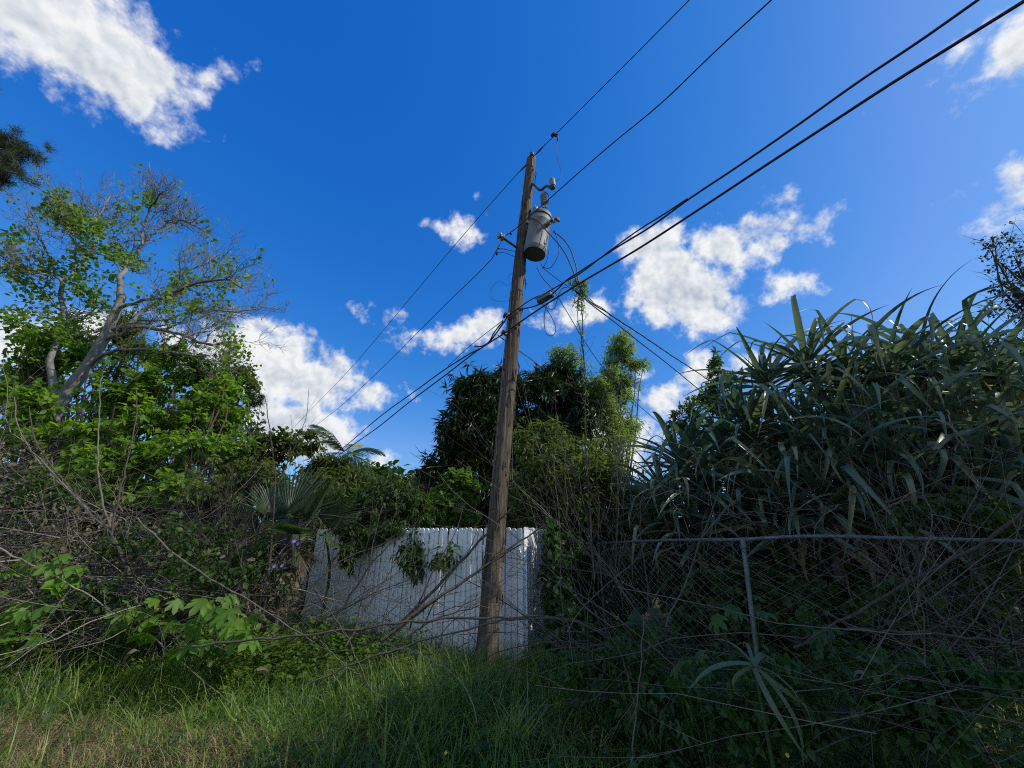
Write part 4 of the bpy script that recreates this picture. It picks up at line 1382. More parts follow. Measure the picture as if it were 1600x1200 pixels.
# ------------------------------------------------------------------ palms
def strip_leaf(L, W, K, bend, fold, kink=None, twist=0.0, tipw=.03, widest=.3):
    """long blade along +Y that droops towards -Z; V-shaped section"""
    s = np.linspace(0, 1, K)
    ang = np.array([bend(t) for t in s])
    if kink:
        ang = ang + np.where(s > kink[0], kink[1], 0) * np.clip((s - kink[0]) / .04, 0, 1)
    ds = L / (K - 1)
    y = np.r_[0, np.cumsum(np.cos(ang[1:]) * ds)]
    z = np.r_[0, np.cumsum(-np.sin(ang[1:]) * ds)]
    w = W * np.where(s < widest, .75 + .25 * s / widest, np.maximum(tipw, 1 - ((s - widest) / (1 - widest)) ** 1.6))
    ny, nz = np.sin(ang), np.cos(ang)
    tw = twist * s
    V = []
    for k in range(K):
        f = fold * w[k]
        for sx in (-1, 0, 1):
            x = sx * w[k] / 2
            h = f if sx else 0
            V.append((x * math.cos(tw[k]), y[k] + ny[k] * (h + x * math.sin(tw[k])), z[k] + nz[k] * (h + x * math.sin(tw[k]))))
    V = np.array(V)
    q = []
    for k in range(K - 1):
        a = 3 * k
        q += [(a, a + 1, a + 4, a + 3), (a + 1, a + 2, a + 5, a + 4)]
    return V, np.array(q)

def leaf_meshes(name, mat, n, rng, fn):
    out = []
    for k in range(n):
        g = Geo()
        V, q = fn(rng)
        g.add(V, q, None, rng.uniform(0, 1))
        out.append(g.mesh(name, mat, True))
    return out

def place(me, name, parent, loc, az, el, roll, sc):
    o = bpy.data.objects.new(name, me)
    COL.objects.link(o)
    o.parent = parent
    wp = WPOS[parent.name]
    mt = Matrix.Translation(Vector(np.asarray(loc) - wp)) @ Matrix.Rotation(az, 4, 'Z') @ Matrix.Rotation(el, 4, 'X') @ Matrix.Rotation(roll, 4, 'Y') @ Matrix.Scale(sc, 4)
    o.matrix_local = mt
    WPOS[o.name] = wp
    return o

def build_pandanus():
    rng = np.random.default_rng(71)
    def green(r):
        b0, b1, p = r.uniform(-.12, .12), r.uniform(.6, 1.6), r.uniform(1.2, 2.3)
        kk = (r.uniform(.40, .75), r.uniform(.9, 2.0)) if r.random() < .62 else None
        return strip_leaf(r.uniform(1.6, 2.2), r.uniform(.10, .138), 18, lambda t: b0 + b1 * t ** p, .28, kk, r.uniform(-.9, .9), .03, .2)
    def young(r):
        b1 = r.uniform(.1, .6)
        return strip_leaf(r.uniform(.8, 1.15), r.uniform(.035, .06), 12, lambda t: b1 * t ** 2, .3, None, r.uniform(-.4, .4), .03, .15)
    def dry(r):
        b1 = r.uniform(.6, 1.4)
        ph, am = r.uniform(0, 6), r.uniform(.1, .5)
        return strip_leaf(r.uniform(.9, 1.4), r.uniform(.06, .09), 18, lambda t: b1 * min(1, t * 2.2) + am * math.sin(ph + 9 * t) * t, .12, None, r.uniform(-2, 2), .05, .2)
    G_ = leaf_meshes('strap_leaf', M['pand'], 22, rng, green)
    Yg = leaf_meshes('strap_leaf', M['pand'], 8, rng, young)
    Dr = leaf_meshes('dry_leaf', M['panddry'], 8, rng, dry)
    # heads: (px, py, Y, scale)
    plants = [
        ('small strap leaved screw pine lowest at the hanging vine end', (1085, 6.9), [(1062, 645, 6.6, .85), (1040, 700, 6.4, .8), (1100, 675, 6.4, .85), (1130, 620, 6.7, .85), (1085, 745, 6.2, .8), (1020, 760, 6.6, .7)]),
        ('strap leaved screw pine next to the leafy sprigs', (1190, 6.5), [(1196, 518, 6.4, .95), (1170, 585, 6.2, .9), (1240, 620, 6.0, .95), (1170, 690, 6.0, .9), (1225, 700, 5.8, .9)]),
        ('strap leaved screw pine with bent leaf tips standing against plain sky', (1290, 6.2), [(1262, 490, 6.2, .95), (1325, 500, 6.0, 1.0), (1300, 620, 5.7, 1.0), (1350, 605, 5.6, .95), (1290, 700, 5.5, .95), (1350, 700, 5.4, .95)]),
        ('tallest strap leaved screw pine with reddish leaf spikes on top', (1420, 5.9), [(1388, 510, 5.9, 1.0), (1445, 492, 5.9, 1.0), (1420, 590, 5.5, 1.0), (1470, 600, 5.3, 1.0), (1400, 670, 5.2, 1.0), (1460, 690, 5.1, 1.0)]),
        ('broad strap leaved screw pine under the dark leaved tree', (1545, 5.5), [(1505, 488, 5.8, 1.0), (1565, 505, 5.5, 1.0), (1530, 610, 5.1, 1.0), (1600, 600, 5.0, 1.0), (1540, 690, 4.8, 1.0), (1610, 690, 4.7, 1.0)]),
    ]
    for lb, (bx, by), heads in plants:
        base = at(bx, 838, by)
        base[2] = 0
        o = thing('screw_pine', base, lb, 'screw pine', 'strap leaved screw pines behind the chain link fence')
        ng = nd = 0
        extra = Geo()
        for (hx, hy, hY, sc) in heads:
            c = at(hx, hy + 84, hY)
            g = Geo()
            P = spline([base + rng.normal(0, .15, 3) * [1, 1, 0], (base + c) / 2 + rng.normal(0, .25, 3), c], 10)
            tubes(g, P[None], np.linspace(.075, .05, 10)[None], 8)
            g.build('stem', M['brownstem'], o)
            a0 = rng.uniform(0, 6.28)
            n = 38
            tilt = rng.normal(0, .12, 2)
            for k in range(n):
                f = k / (n - 1)
                az = a0 + k * 2.399 + rng.normal(0, .15)
                el = math.radians(82 - 95 * f ** .9) + rng.normal(0, .14)
                me = Yg[rng.integers(len(Yg))] if f < .13 else G_[rng.integers(len(G_))]
                loc = c + np.array([0, 0, .16 - .36 * f])
                place(me, 'strap_leaf', o, loc, az, el + tilt[0] * math.sin(az), rng.normal(0, .35), sc * rng.uniform(.8, 1.12) * (.78 if f < .2 else 1 if f < .8 else .9))
            for k in range(8):
                az = rng.uniform(0, 6.28) if k > 3 else PI + rng.normal(0, .8)
                place(Dr[rng.integers(len(Dr))], 'dry_leaf', o, c + np.array([0, 0, -.25 - .1 * rng.random()]), az, math.radians(rng.uniform(-50, 5)), rng.normal(0, .4), sc * rng.uniform(.7, 1.05))
build_pandanus()

def fan_leaf(rng, R=.8, n=26, spread=150):
    V, q, t = [], [], []
    for k in range(n):
        a = math.radians(-spread / 2 + spread * k / (n - 1))
        da = math.radians(spread / n * .5)
        L = R * (1 - .18 * abs(a) / 1.6) * rng.uniform(.93, 1.03)
        b = len(V)
        dr = rng.uniform(.02, .12)
        for s, w in ((.06, 1), (.5, 1), (.78, .55), (1.0, .03)):
            r_ = L * s
            z = -dr * max(0, s - .5) ** 2 * 4 * R
            for sg, zz in ((-1, .012), (0, -.012), (1, .012)):
                aa = a + sg * da * w
                V.append((r_ * math.sin(aa), r_ * math.cos(aa), z + zz * w * R))
        for j in range(3):
            c = b + 3 * j
            q += [(c, c + 1, c + 4, c + 3), (c + 1, c + 2, c + 5, c + 4)]
    return np.array(V), np.array(q)

def build_palms():
    rng = np.random.default_rng(81)
    fans = leaf_meshes('fan_leaf', M['fan'], 4, rng, lambda r: fan_leaf(r))
    dead = leaf_meshes('dead_fan_leaf', M['fandry'], 4, rng, lambda r: fan_leaf(r, .7, 20, 80))
    c = at(452, 812, 6.5)
    o = thing('fan_palm', (c[0], c[1], 0), 'low fan palm with grey green blades and a skirt of dead leaves', 'palm')
    g = Geo()
    tubes(g, spline([(c[0], c[1], -.1), c], 6)[None], np.array([[.16, .15, .14, .14, .15, .14]]), 10)
    g.build('trunk', M['brownstem'], o)
    for (tx, ty, dy, roll, sc, el) in ((452, 806, 0, .1, 1.12, 78), (478, 812, -.2, -.5, 1.0, 62), (425, 812, -.2, .5, .9, 66), (500, 815, .3, -.7, .95, 35), (410, 830, .1, .8, .9, 25), (470, 835, -.5, 0, .8, 20), (440, 840, .5, .3, .9, 30)):
        e = at(tx, ty, 6.5 + dy)
        az = math.atan2(-(e[0] - c[0]), (e[1] - c[1]) + 1e-3) if abs(e[0] - c[0]) > .02 else 0
        az = {452: -.15, 478: -.9, 425: .9, 500: -1.3, 410: 1.35, 470: PI - .3, 440: .3}[tx]
        g = Geo()
        tubes(g, spline([c, (c + e) / 2 + [0, 0, .05], e], 6)[None], np.full((1, 6), .012), 5)
        g.build('leaf_stalk', M['fan'], o)
        place(fans[rng.integers(4)], 'fan_leaf', o, e, az, math.radians(el), roll, sc)
    for k in range(16):
        az = rng.uniform(0, 6.28)
        place(dead[rng.integers(4)], 'dead_fan_leaf', o, c + np.array([0, 0, -.1 - .5 * rng.random()]), az, math.radians(rng.uniform(-80, -35)), rng.normal(0, .5), rng.uniform(.8, 1.3))
    # little feather palm on the skyline
    c = at(541, 712, 14)
    o = thing('feather_palm', (c[0], c[1], 0), 'small feather palm against the sky where the cables vanish', 'palm')
    g = Geo()
    tubes(g, spline([(c[0], c[1], -.1), c], 6)[None], np.linspace(.14, .09, 6)[None], 8)
    g.build('trunk', M['brownstem'], o)
    def frond(r):
        L = r.uniform(1.15, 1.6)
        b0, b1 = r.uniform(0, .2), r.uniform(.9, 1.7)
        K = 22
        s = np.linspace(0, 1, K)
        ang = b0 + b1 * s ** 1.3
        y = np.r_[0, np.cumsum(np.cos(ang[1:])) * L / (K - 1)]
        z = np.r_[0, np.cumsum(-np.sin(ang[1:])) * L / (K - 1)]
        V, q = [], []
        for k in range(K - 1):
            for sx in (-1, 0, 1):
                V.append((sx * .012, y[k], z[k]))
        for k in range(K - 2):
            a = 3 * k
            q += [(a, a + 1, a + 4, a + 3), (a + 1, a + 2, a + 5, a + 4)]
        for k in range(3, K - 1):
            for side in (-1, 1):
                l = .42 * math.sin(PI * min(1, .15 + .85 * s[k])) + .08
                d = nrm(np.array([side * .75, math.cos(ang[k]) * .55, -math.sin(ang[k]) * .55 - .35 + r.normal(0, .08)]))
                p = np.array([0, y[k], z[k]])
                b = len(V)
                e = p + d * l
                up = np.array([0, .02, 0])
                V += [p - up, p + up, e + up * .3 + [0, 0, -.05], e - up * .3 + [0, 0, -.05]]
                q.append((b, b + 1, b + 2, b + 3))
        return np.array(V), np.array(q)
    fr = leaf_meshes('frond', M['fan'], 5, rng, frond)
    for k in range(14):
        place(fr[k % 5], 'frond', o, c, k * 2.399, math.radians(rng.uniform(5, 75)), rng.normal(0, .2), rng.uniform(.9, 1.2))
    # broad leaf against the fence
    g = Geo()
    V, q = strip_leaf(.62, .24, 14, lambda t: .3 + 1.5 * t, .12, None, .3, .05, .35)
    g.add(V, q, None, .5)
    me = g.mesh('banana_leaf', M['banana'], True)
    b = at(515, 880, 7.1)
    o = thing('banana_plant', (b[0], b[1], 0), 'broad folded green leaf drooping against the white fence', 'plant')
    g = Geo()
    tubes(g, spline([(b[0], b[1], -.05), b + [0, 0, .0], at(508, 832, 7.1)], 8)[None], np.linspace(.04, .014, 8)[None], 8)
    g.build('stalk', M['banana'], o)
    place(me, 'leaf_blade', o, at(512, 850, 7.0), -1.35, .25, .3, 1.15)
    place(me, 'leaf_blade', o, at(505, 838, 7.1), -2.6, .8, .2, .8)
    place(me, 'leaf_blade', o, at(505, 838, 7.1), -.3, 1.15, .0, .7)
build_palms()

# ------------------------------------------------------------------ undergrowth
def seen_ground(rng, n, y0, y1, wide=1.5):
    """points on the soil spread evenly over the part of the verge in view"""
    y = np.sqrt(rng.uniform(y0 ** 2, y1 ** 2, n))
    x = rng.uniform(-wide, wide, n) * y
    return np.c_[x, y, gz(x, y)]

def vnoise(x, y, s=1.0, ph=0.0):
    return .5 + .25 * (np.sin(x * 2.1 * s + 1.3 * np.sin(y * 1.7 * s + ph) + ph) + np.sin(y * 2.6 * s - 1.1 * np.sin(x * 1.9 * s) + 2 * ph))

def blades(g, P, L, W, lean, rng, r, K=4):
    n = len(P)
    az = rng.uniform(0, 2 * PI, n)
    d = np.c_[np.cos(az), np.sin(az), 0 * az]
    s = np.c_[-np.sin(az), np.cos(az), 0 * az]
    t = np.linspace(0, 1, K)
    bend = lean[:, None] * t[None] ** 1.3
    seg = L[:, None] / (K - 1)
    hx = np.cumsum(np.c_[np.zeros(n), (np.sin(bend[:, 1:]) * seg)], 1)
    hz = np.cumsum(np.c_[np.zeros(n), (np.cos(bend[:, 1:]) * seg)], 1)
    C = P[:, None] + hx[..., None] * d[:, None] + hz[..., None] * np.array([0, 0, 1])
    w = W[:, None] * np.array([.8, 1, .7, .06])[None]
    V = np.stack([C - s[:, None] * w[..., None] / 2, C + s[:, None] * w[..., None] / 2], 2)
    idx = np.arange(n * K * 2).reshape(n, K, 2)
    q = np.stack([idx[:, :-1, 0], idx[:, :-1, 1], idx[:, 1:, 1], idx[:, 1:, 0]], -1)
    g.add(V, q, None, np.repeat(r, K * 2))

def build_grass():
    rng = np.random.default_rng(101)
    tu = seen_ground(rng, 7800, 3.3, 8.2)
    x, y = tu[:, 0], tu[:, 1]
    right = np.clip((x - .6) / 1.6, 0, 1)
    bare = np.exp(-(((x + 4.6) / 1.1) ** 2 + ((y - 3.9) / .55) ** 2)) + .6 * np.exp(-(((x + 2.2) / .35) ** 2 + ((y - 3.85) / .16) ** 2))
    p = (1 - .75 * right) * (1 - .97 * np.minimum(1, bare)) * (.35 + .8 * vnoise(x, y, 1.2))
    tu = tu[rng.random(len(tu)) < p]
    m = rng.integers(10, 24, len(tu))
    i = np.repeat(np.arange(len(tu)), m)
    P = tu[i] + np.c_[rng.normal(0, .05, (len(i), 2)), np.zeros(len(i))]
    tall = (.6 + .8 * vnoise(tu[:, 0], tu[:, 1], .8, 2.0))[i]
    n = len(i)
    L = rng.uniform(.16, .52, n) * tall
    tone = np.clip(rng.uniform(0, .6, n) + .35 * vnoise(P[:, 0], P[:, 1], .7, 1) * rng.random(n), 0, 1)
    tone = np.where(rng.random(n) < .05, 1.1, tone)
    g = Geo()
    blades(g, P, L, rng.uniform(.004, .012, n), rng.uniform(.4, 2.6, n), rng, tone)
    tu2 = seen_ground(rng, 420, 3.7, 7.0)
    tu2 = tu2[(tu2[:, 0] < 1.2) & (rng.random(len(tu2)) > np.exp(-(((tu2[:, 0] + 4.4) / 1.3) ** 2 + ((tu2[:, 1] - 3.95) / .6) ** 2)))]
    i2 = np.repeat(np.arange(len(tu2)), 26)
    n2 = len(i2)
    P2 = tu2[i2] + np.c_[rng.normal(0, .045, (n2, 2)), np.zeros(n2)]
    blades(g, P2, rng.uniform(.35, .75, n2), rng.uniform(.007, .014, n2), rng.uniform(1.1, 2.7, n2), rng, np.clip(rng.random(len(tu2))[i2] * .7 + .3 * rng.random(n2), 0, 1))
    o = g.build('grass', M['grass'])
    tag(o, 'long uncut green grass along the verge below the brush', 'grass', None, 'stuff')
    # dry, flattened straw where the verge has been driven over
    n = 24000
    k = rng.random(n)
    P = np.where((k < .86)[:, None], np.c_[rng.normal(-4.5, .7, n), rng.normal(4.05, .34, n), np.zeros(n)], np.c_[rng.normal(-2.2, .5, n), rng.normal(3.88, .16, n), np.zeros(n)])
    P[:, 2] = gz(P[:, 0], P[:, 1])
    g = Geo()
    blades(g, P, rng.uniform(.1, .34, n), rng.uniform(.003, .007, n), rng.uniform(1.0, 2.1, n), rng, rng.uniform(0, 1, n))
    tag(g.build('dry_grass', M['straw']), 'flattened straw coloured dead grass at the near verge edge', 'dry grass', None, 'stuff')

def build_weeds():
    rng = np.random.default_rng(102)
    pl = seen_ground(rng, 9500, 3.0, 7.6)
    x, y = pl[:, 0], pl[:, 1]
    right = np.clip((x + 1.6) / 1.6, 0, 1)
    keep = rng.random(len(pl)) < (.28 + .72 * right) * (.3 + .8 * vnoise(x, y, 1.6, 3)) * np.where((x > 4.5), .5, 1)
    pl = pl[keep]
    n = len(pl)
    h = rng.uniform(.08, .36, n) * (.6 + .7 * vnoise(pl[:, 0], pl[:, 1], .9, 5)) * (1 + 1.1 * np.clip((pl[:, 0] - .2) / 1.2, 0, 1) * np.clip((pl[:, 1] - 2.6) / .8, 0, 1))
    m = 13
    i = np.repeat(np.arange(n), m)
    f = rng.uniform(.25, 1, n * m)
    lean = rng.normal(0, .3, (n, 2))
    P = pl[i] + np.c_[lean[i] * (h[i] * f)[:, None] + rng.normal(0, .02, (n * m, 2)), h[i] * f]
    d = np.c_[rng.normal(0, 1, (n * m, 2)), rng.uniform(-.3, .5, n * m)]
    g = Geo()
    sz = rng.uniform(.035, .075, n)[i] * rng.uniform(.7, 1.3, n * m)
    a = rng.random(n)[i] < .5
    up = nrm(np.array([0, 0, 1.0]) + rng.normal(0, .35, (n * m, 3)))
    tone = np.clip(rng.random(n)[i] * .6 + rng.random(n * m) * .4, 0, 1)
    scatter(g, OVAL, P[a], d[a], up[a], sz[a], sz[a] * .65, tone[a])
    b = ~a
    scatter(g, LANCE, P[b], d[b], up[b], sz[b] * 1.4, sz[b] * .45, tone[b])
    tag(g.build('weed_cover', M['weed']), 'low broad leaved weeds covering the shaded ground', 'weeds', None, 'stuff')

def brush(n, pick, dirf, rng, Lr, rr, kidn, wig, mat, name, label, kin=2, up=0.0, K=7, avoid=None):
    P0 = pick(n)
    D0 = dirf(n)
    A, Ra = grow(P0, D0, rng.uniform(*Lr, n), rng.uniform(*rr, n), rng, K, wig, up, .35)
    if avoid:
        qx, qy = proj(A)
        hit = ((qx > avoid[0]) & (qx < avoid[1]) & (qy > avoid[2]) & (qy < avoid[3])).mean(1) > .15
        kp = ~hit | (rng.random(n) > avoid[4])
        A, Ra = A[kp], Ra[kp]
        n = len(A)
    g = Geo()
    def ok(P):
        P = P.copy()
        P[..., 2] = np.maximum(P[..., 2], .015)
        return P
    tubes(g, ok(A), Ra, 4, rng.uniform(0, 1, n))
    p, d, r, l = kids(A, Ra, kidn, rng, .15, .95, .8, up)
    B, Rb = grow(p, d, l * rng.uniform(.2, .5, len(l)), np.maximum(r * .6, .0022), rng, 5, wig, up, .4)
    tubes(g, ok(B), Rb, 3, rng.uniform(0, 1, len(B)))
    if kin > 1:
        p, d, r, l = kids(B, Rb, kin, rng, .2, .95, .9, up)
        C, Rc = grow(p, d, l * rng.uniform(.3, .6, len(l)), np.maximum(r * .6, .0018), rng, 4, wig, up, .5)
        tubes(g, ok(C), Rc, 3, rng.uniform(0, 1, len(C)))
    return tag(g.build(name, M[mat]), label, 'brush', None, 'stuff')

def build_brush():
    rng = np.random.default_rng(103)
    def pix(xr, top, bot, Yr):
        def f(n):
            px = rng.uniform(xr[0], xr[1], n)
            t = np.interp(px, [a for a, _ in top], [b for _, b in top])
            py = t + (bot - t) * rng.uniform(0, 1, n) ** .9
            Y = rng.uniform(Yr[0], Yr[1], n)
            P = np.array([at(a, b, c) for a, b, c in zip(px, py, Y)])
            P[:, 2] = np.maximum(P[:, 2], .03)
            return P
        return f
    def flat(sx=1.0, sz=.35, bias=(0, 0, 0)):
        return lambda n: rng.normal(0, 1, (n, 3)) * np.array([sx, .5, sz]) + np.array(bias)
    ltop = [(-140, 665), (0, 670), (70, 700), (140, 775), (220, 810), (320, 815), (420, 840), (540, 890)]
    brush(400, pix((-140, 430), ltop, 965, (5.7, 7.4)), flat(1, .38), rng, (.8, 2.2), (.004, .010), 5, .15, 'twig', 'brush_pile', 'tangled heap of dead grey branches under the half bare tree', 2)
    brush(240, pix((-140, 250), [(-140, 830), (0, 850), (120, 880), (250, 900)], 985, (5.4, 6.2)), flat(1, .12, (.5, -.2, -.22)), rng, (1.2, 2.4), (.005, .012), 4, .07, 'twig', 'cut_branches', 'long pale cut branches sloping to the grass in front of the brush heap', 1)
    brush(95, pix((240, 470), [(240, 820), (400, 830), (470, 880)], 985, (5.6, 6.9)), lambda n: rng.normal(0, 1, (n, 3)) * [.35, .3, .5] + [0, 0, .8], rng, (.7, 1.7), (.003, .007), 5, .13, 'darktwig', 'brush_thicket', 'upright dark thicket of dead stems around the fan palm', 2, .03)
    # brown stems over and through the chain link fence
    brush(135, pix((880, 1680), [(880, 940), (1000, 940), (1200, 980), (1700, 970)], 1080, (3.2, 4.8)), lambda n: rng.normal(0, 1, (n, 3)) * [.8, .35, .35] + [-.55, .1, .75], rng, (1.0, 2.6), (.0025, .0065), 4, .12, 'brownstem', 'stem_tangle', 'brown tangle of dry stems smothering the chain link fence', 1, -.02, 9, (1010, 1350, 790, 1000, .9))
    brush(85, pix((1300, 1700), [(1300, 960), (1400, 900), (1700, 860)], 1150, (2.4, 3.1)), lambda n: rng.normal(0, 1, (n, 3)) * [.9, .3, .3] + [-.9, 0, .35], rng, (1.0, 2.2), (.002, .0045), 4, .10, 'brownstem', 'stem_tangle', 'long brown canes slanting across the near end of the chain link fence', 1, 0, 8, (1010, 1350, 790, 1000, .9))
    brush(42, pix((860, 1020), [(840, 760), (1010, 760)], 960, (5.0, 6.8)), lambda n: rng.normal(0, 1, (n, 3)) * [.35, .3, .3] + [-.12, 0, 1], rng, (1.0, 2.3), (.003, .007), 5, .10, 'brownstem', 'stem_tangle', 'upright brown vine stems by the corner of the white fence', 1, .02, 8)
    brush(55, pix((1040, 1320), [(1040, 700), (1320, 740)], 850, (4.6, 5.4)), lambda n: rng.normal(0, 1, (n, 3)) * [.8, .3, .8], rng, (.5, 1.3), (.003, .006), 3, .26, 'twig', 'dead_vine', 'curling bare vine twigs in front of the small screw pine', 1, 0, 9)
    brush(42, pix((380, 760), [(380, 930), (760, 960)], 1030, (4.6, 5.4)), lambda n: rng.normal(0, 1, (n, 3)) * [.9, .3, .4] + [.1, 0, .35], rng, (.5, 1.4), (.002, .005), 4, .14, 'darktwig', 'twig_litter', 'fine dark twigs lying over the grass before the white fence', 2, 0)

def build_litter():
    rng = np.random.default_rng(107)
    n = 2600
    px = rng.uniform(-60, 470, n)
    top = np.interp(px, [-60, 0, 70, 140, 320, 470], [670, 680, 710, 790, 830, 870])
    py = top + (960 - top) * rng.random(n)
    P = np.array([at(a, b, c) for a, b, c in zip(px, py, rng.uniform(5.5, 7, n))])
    P[:, 2] = np.maximum(P[:, 2], .05)
    g = Geo()
    sz = rng.uniform(.04, .11, n)
    scatter(g, OVAL, P, rng.normal(0, 1, (n, 3)) - [0, 0, .5], rdir(rng, n), sz, sz * rng.uniform(.3, .7, n), rng.random(n))
    tag(g.build('dead_leaves', M['fandry']), 'shrivelled brown leaves caught in the grey brush heap', 'dead leaves', None, 'stuff')
    n = 1500                                  # weeds pushing up along the front of the heap
    P0 = np.c_[rng.uniform(-8.5, -1.2, n), rng.uniform(4.9, 6.3, n), np.zeros(n)]
    h = rng.uniform(.15, .75, n) * (.4 + .8 * vnoise(P0[:, 0], P0[:, 1], 1.3, 4))
    i = np.repeat(np.arange(n), 10)
    P = P0[i] + np.c_[rng.normal(0, .05, (len(i), 2)), h[i] * rng.uniform(.3, 1, len(i))]
    sz = rng.uniform(.05, .10, n)[i]
    g = Geo()
    scatter(g, OVAL, P, np.c_[rng.normal(0, 1, (len(i), 2)), rng.uniform(-.3, .5, len(i))], nrm(np.array([0, 0, 1.]) + rng.normal(0, .4, (len(i), 3))), sz, sz * .62, np.clip(rng.random(n)[i] * .7 + rng.random(len(i)) * .3, 0, 1))
    tag(g.build('weed_cover', M['treeleaf']), 'fresh green weeds growing along the front of the brush heap', 'weeds', None, 'stuff')

def stem(name, label, cat, lines, mat, rng, group=None, shoots=0, K=18, parts='stem'):
    """lines: (list of (px,py,Y), r0, r1); one thing, each line a part"""
    first = lines[0][0]
    b = at(*first[0])
    o = thing(name, (b[0], b[1], 0), label, cat, group)
    for k, (pts, r0, r1) in enumerate(lines):
        P = spline([at(*p) for p in pts], K)
        P[1:-1] += rng.normal(0, .006, P[1:-1].shape)
        g = Geo()
        tubes(g, P[None], np.linspace(r0, r1, K)[None] * (1 + .12 * (rng.random((1, K)) - .5)), 6, [rng.random()])
        g.build('stem' if k == 0 else 'branch', M[mat], o)
        if shoots:
            p, d, r, l = kids(P[None], np.linspace(r0, r1, K)[None], shoots, rng, .3, 1, .8, .2)
            A, Ra = grow(p, d, rng.uniform(.08, .4, len(p)), np.maximum(r * .4, .0018), rng, 5, .18, .02)
            g = Geo()
            tubes(g, A, Ra, 4, rng.random(len(A)))
            g.build('twigs', M[mat], o, kind='stuff')
    return o

def Yc(pts, Y, dY=0.0):
    n = len(pts)
    return [(x, y, Y + dY * i / max(1, n - 1)) for i, (x, y) in enumerate(pts)]

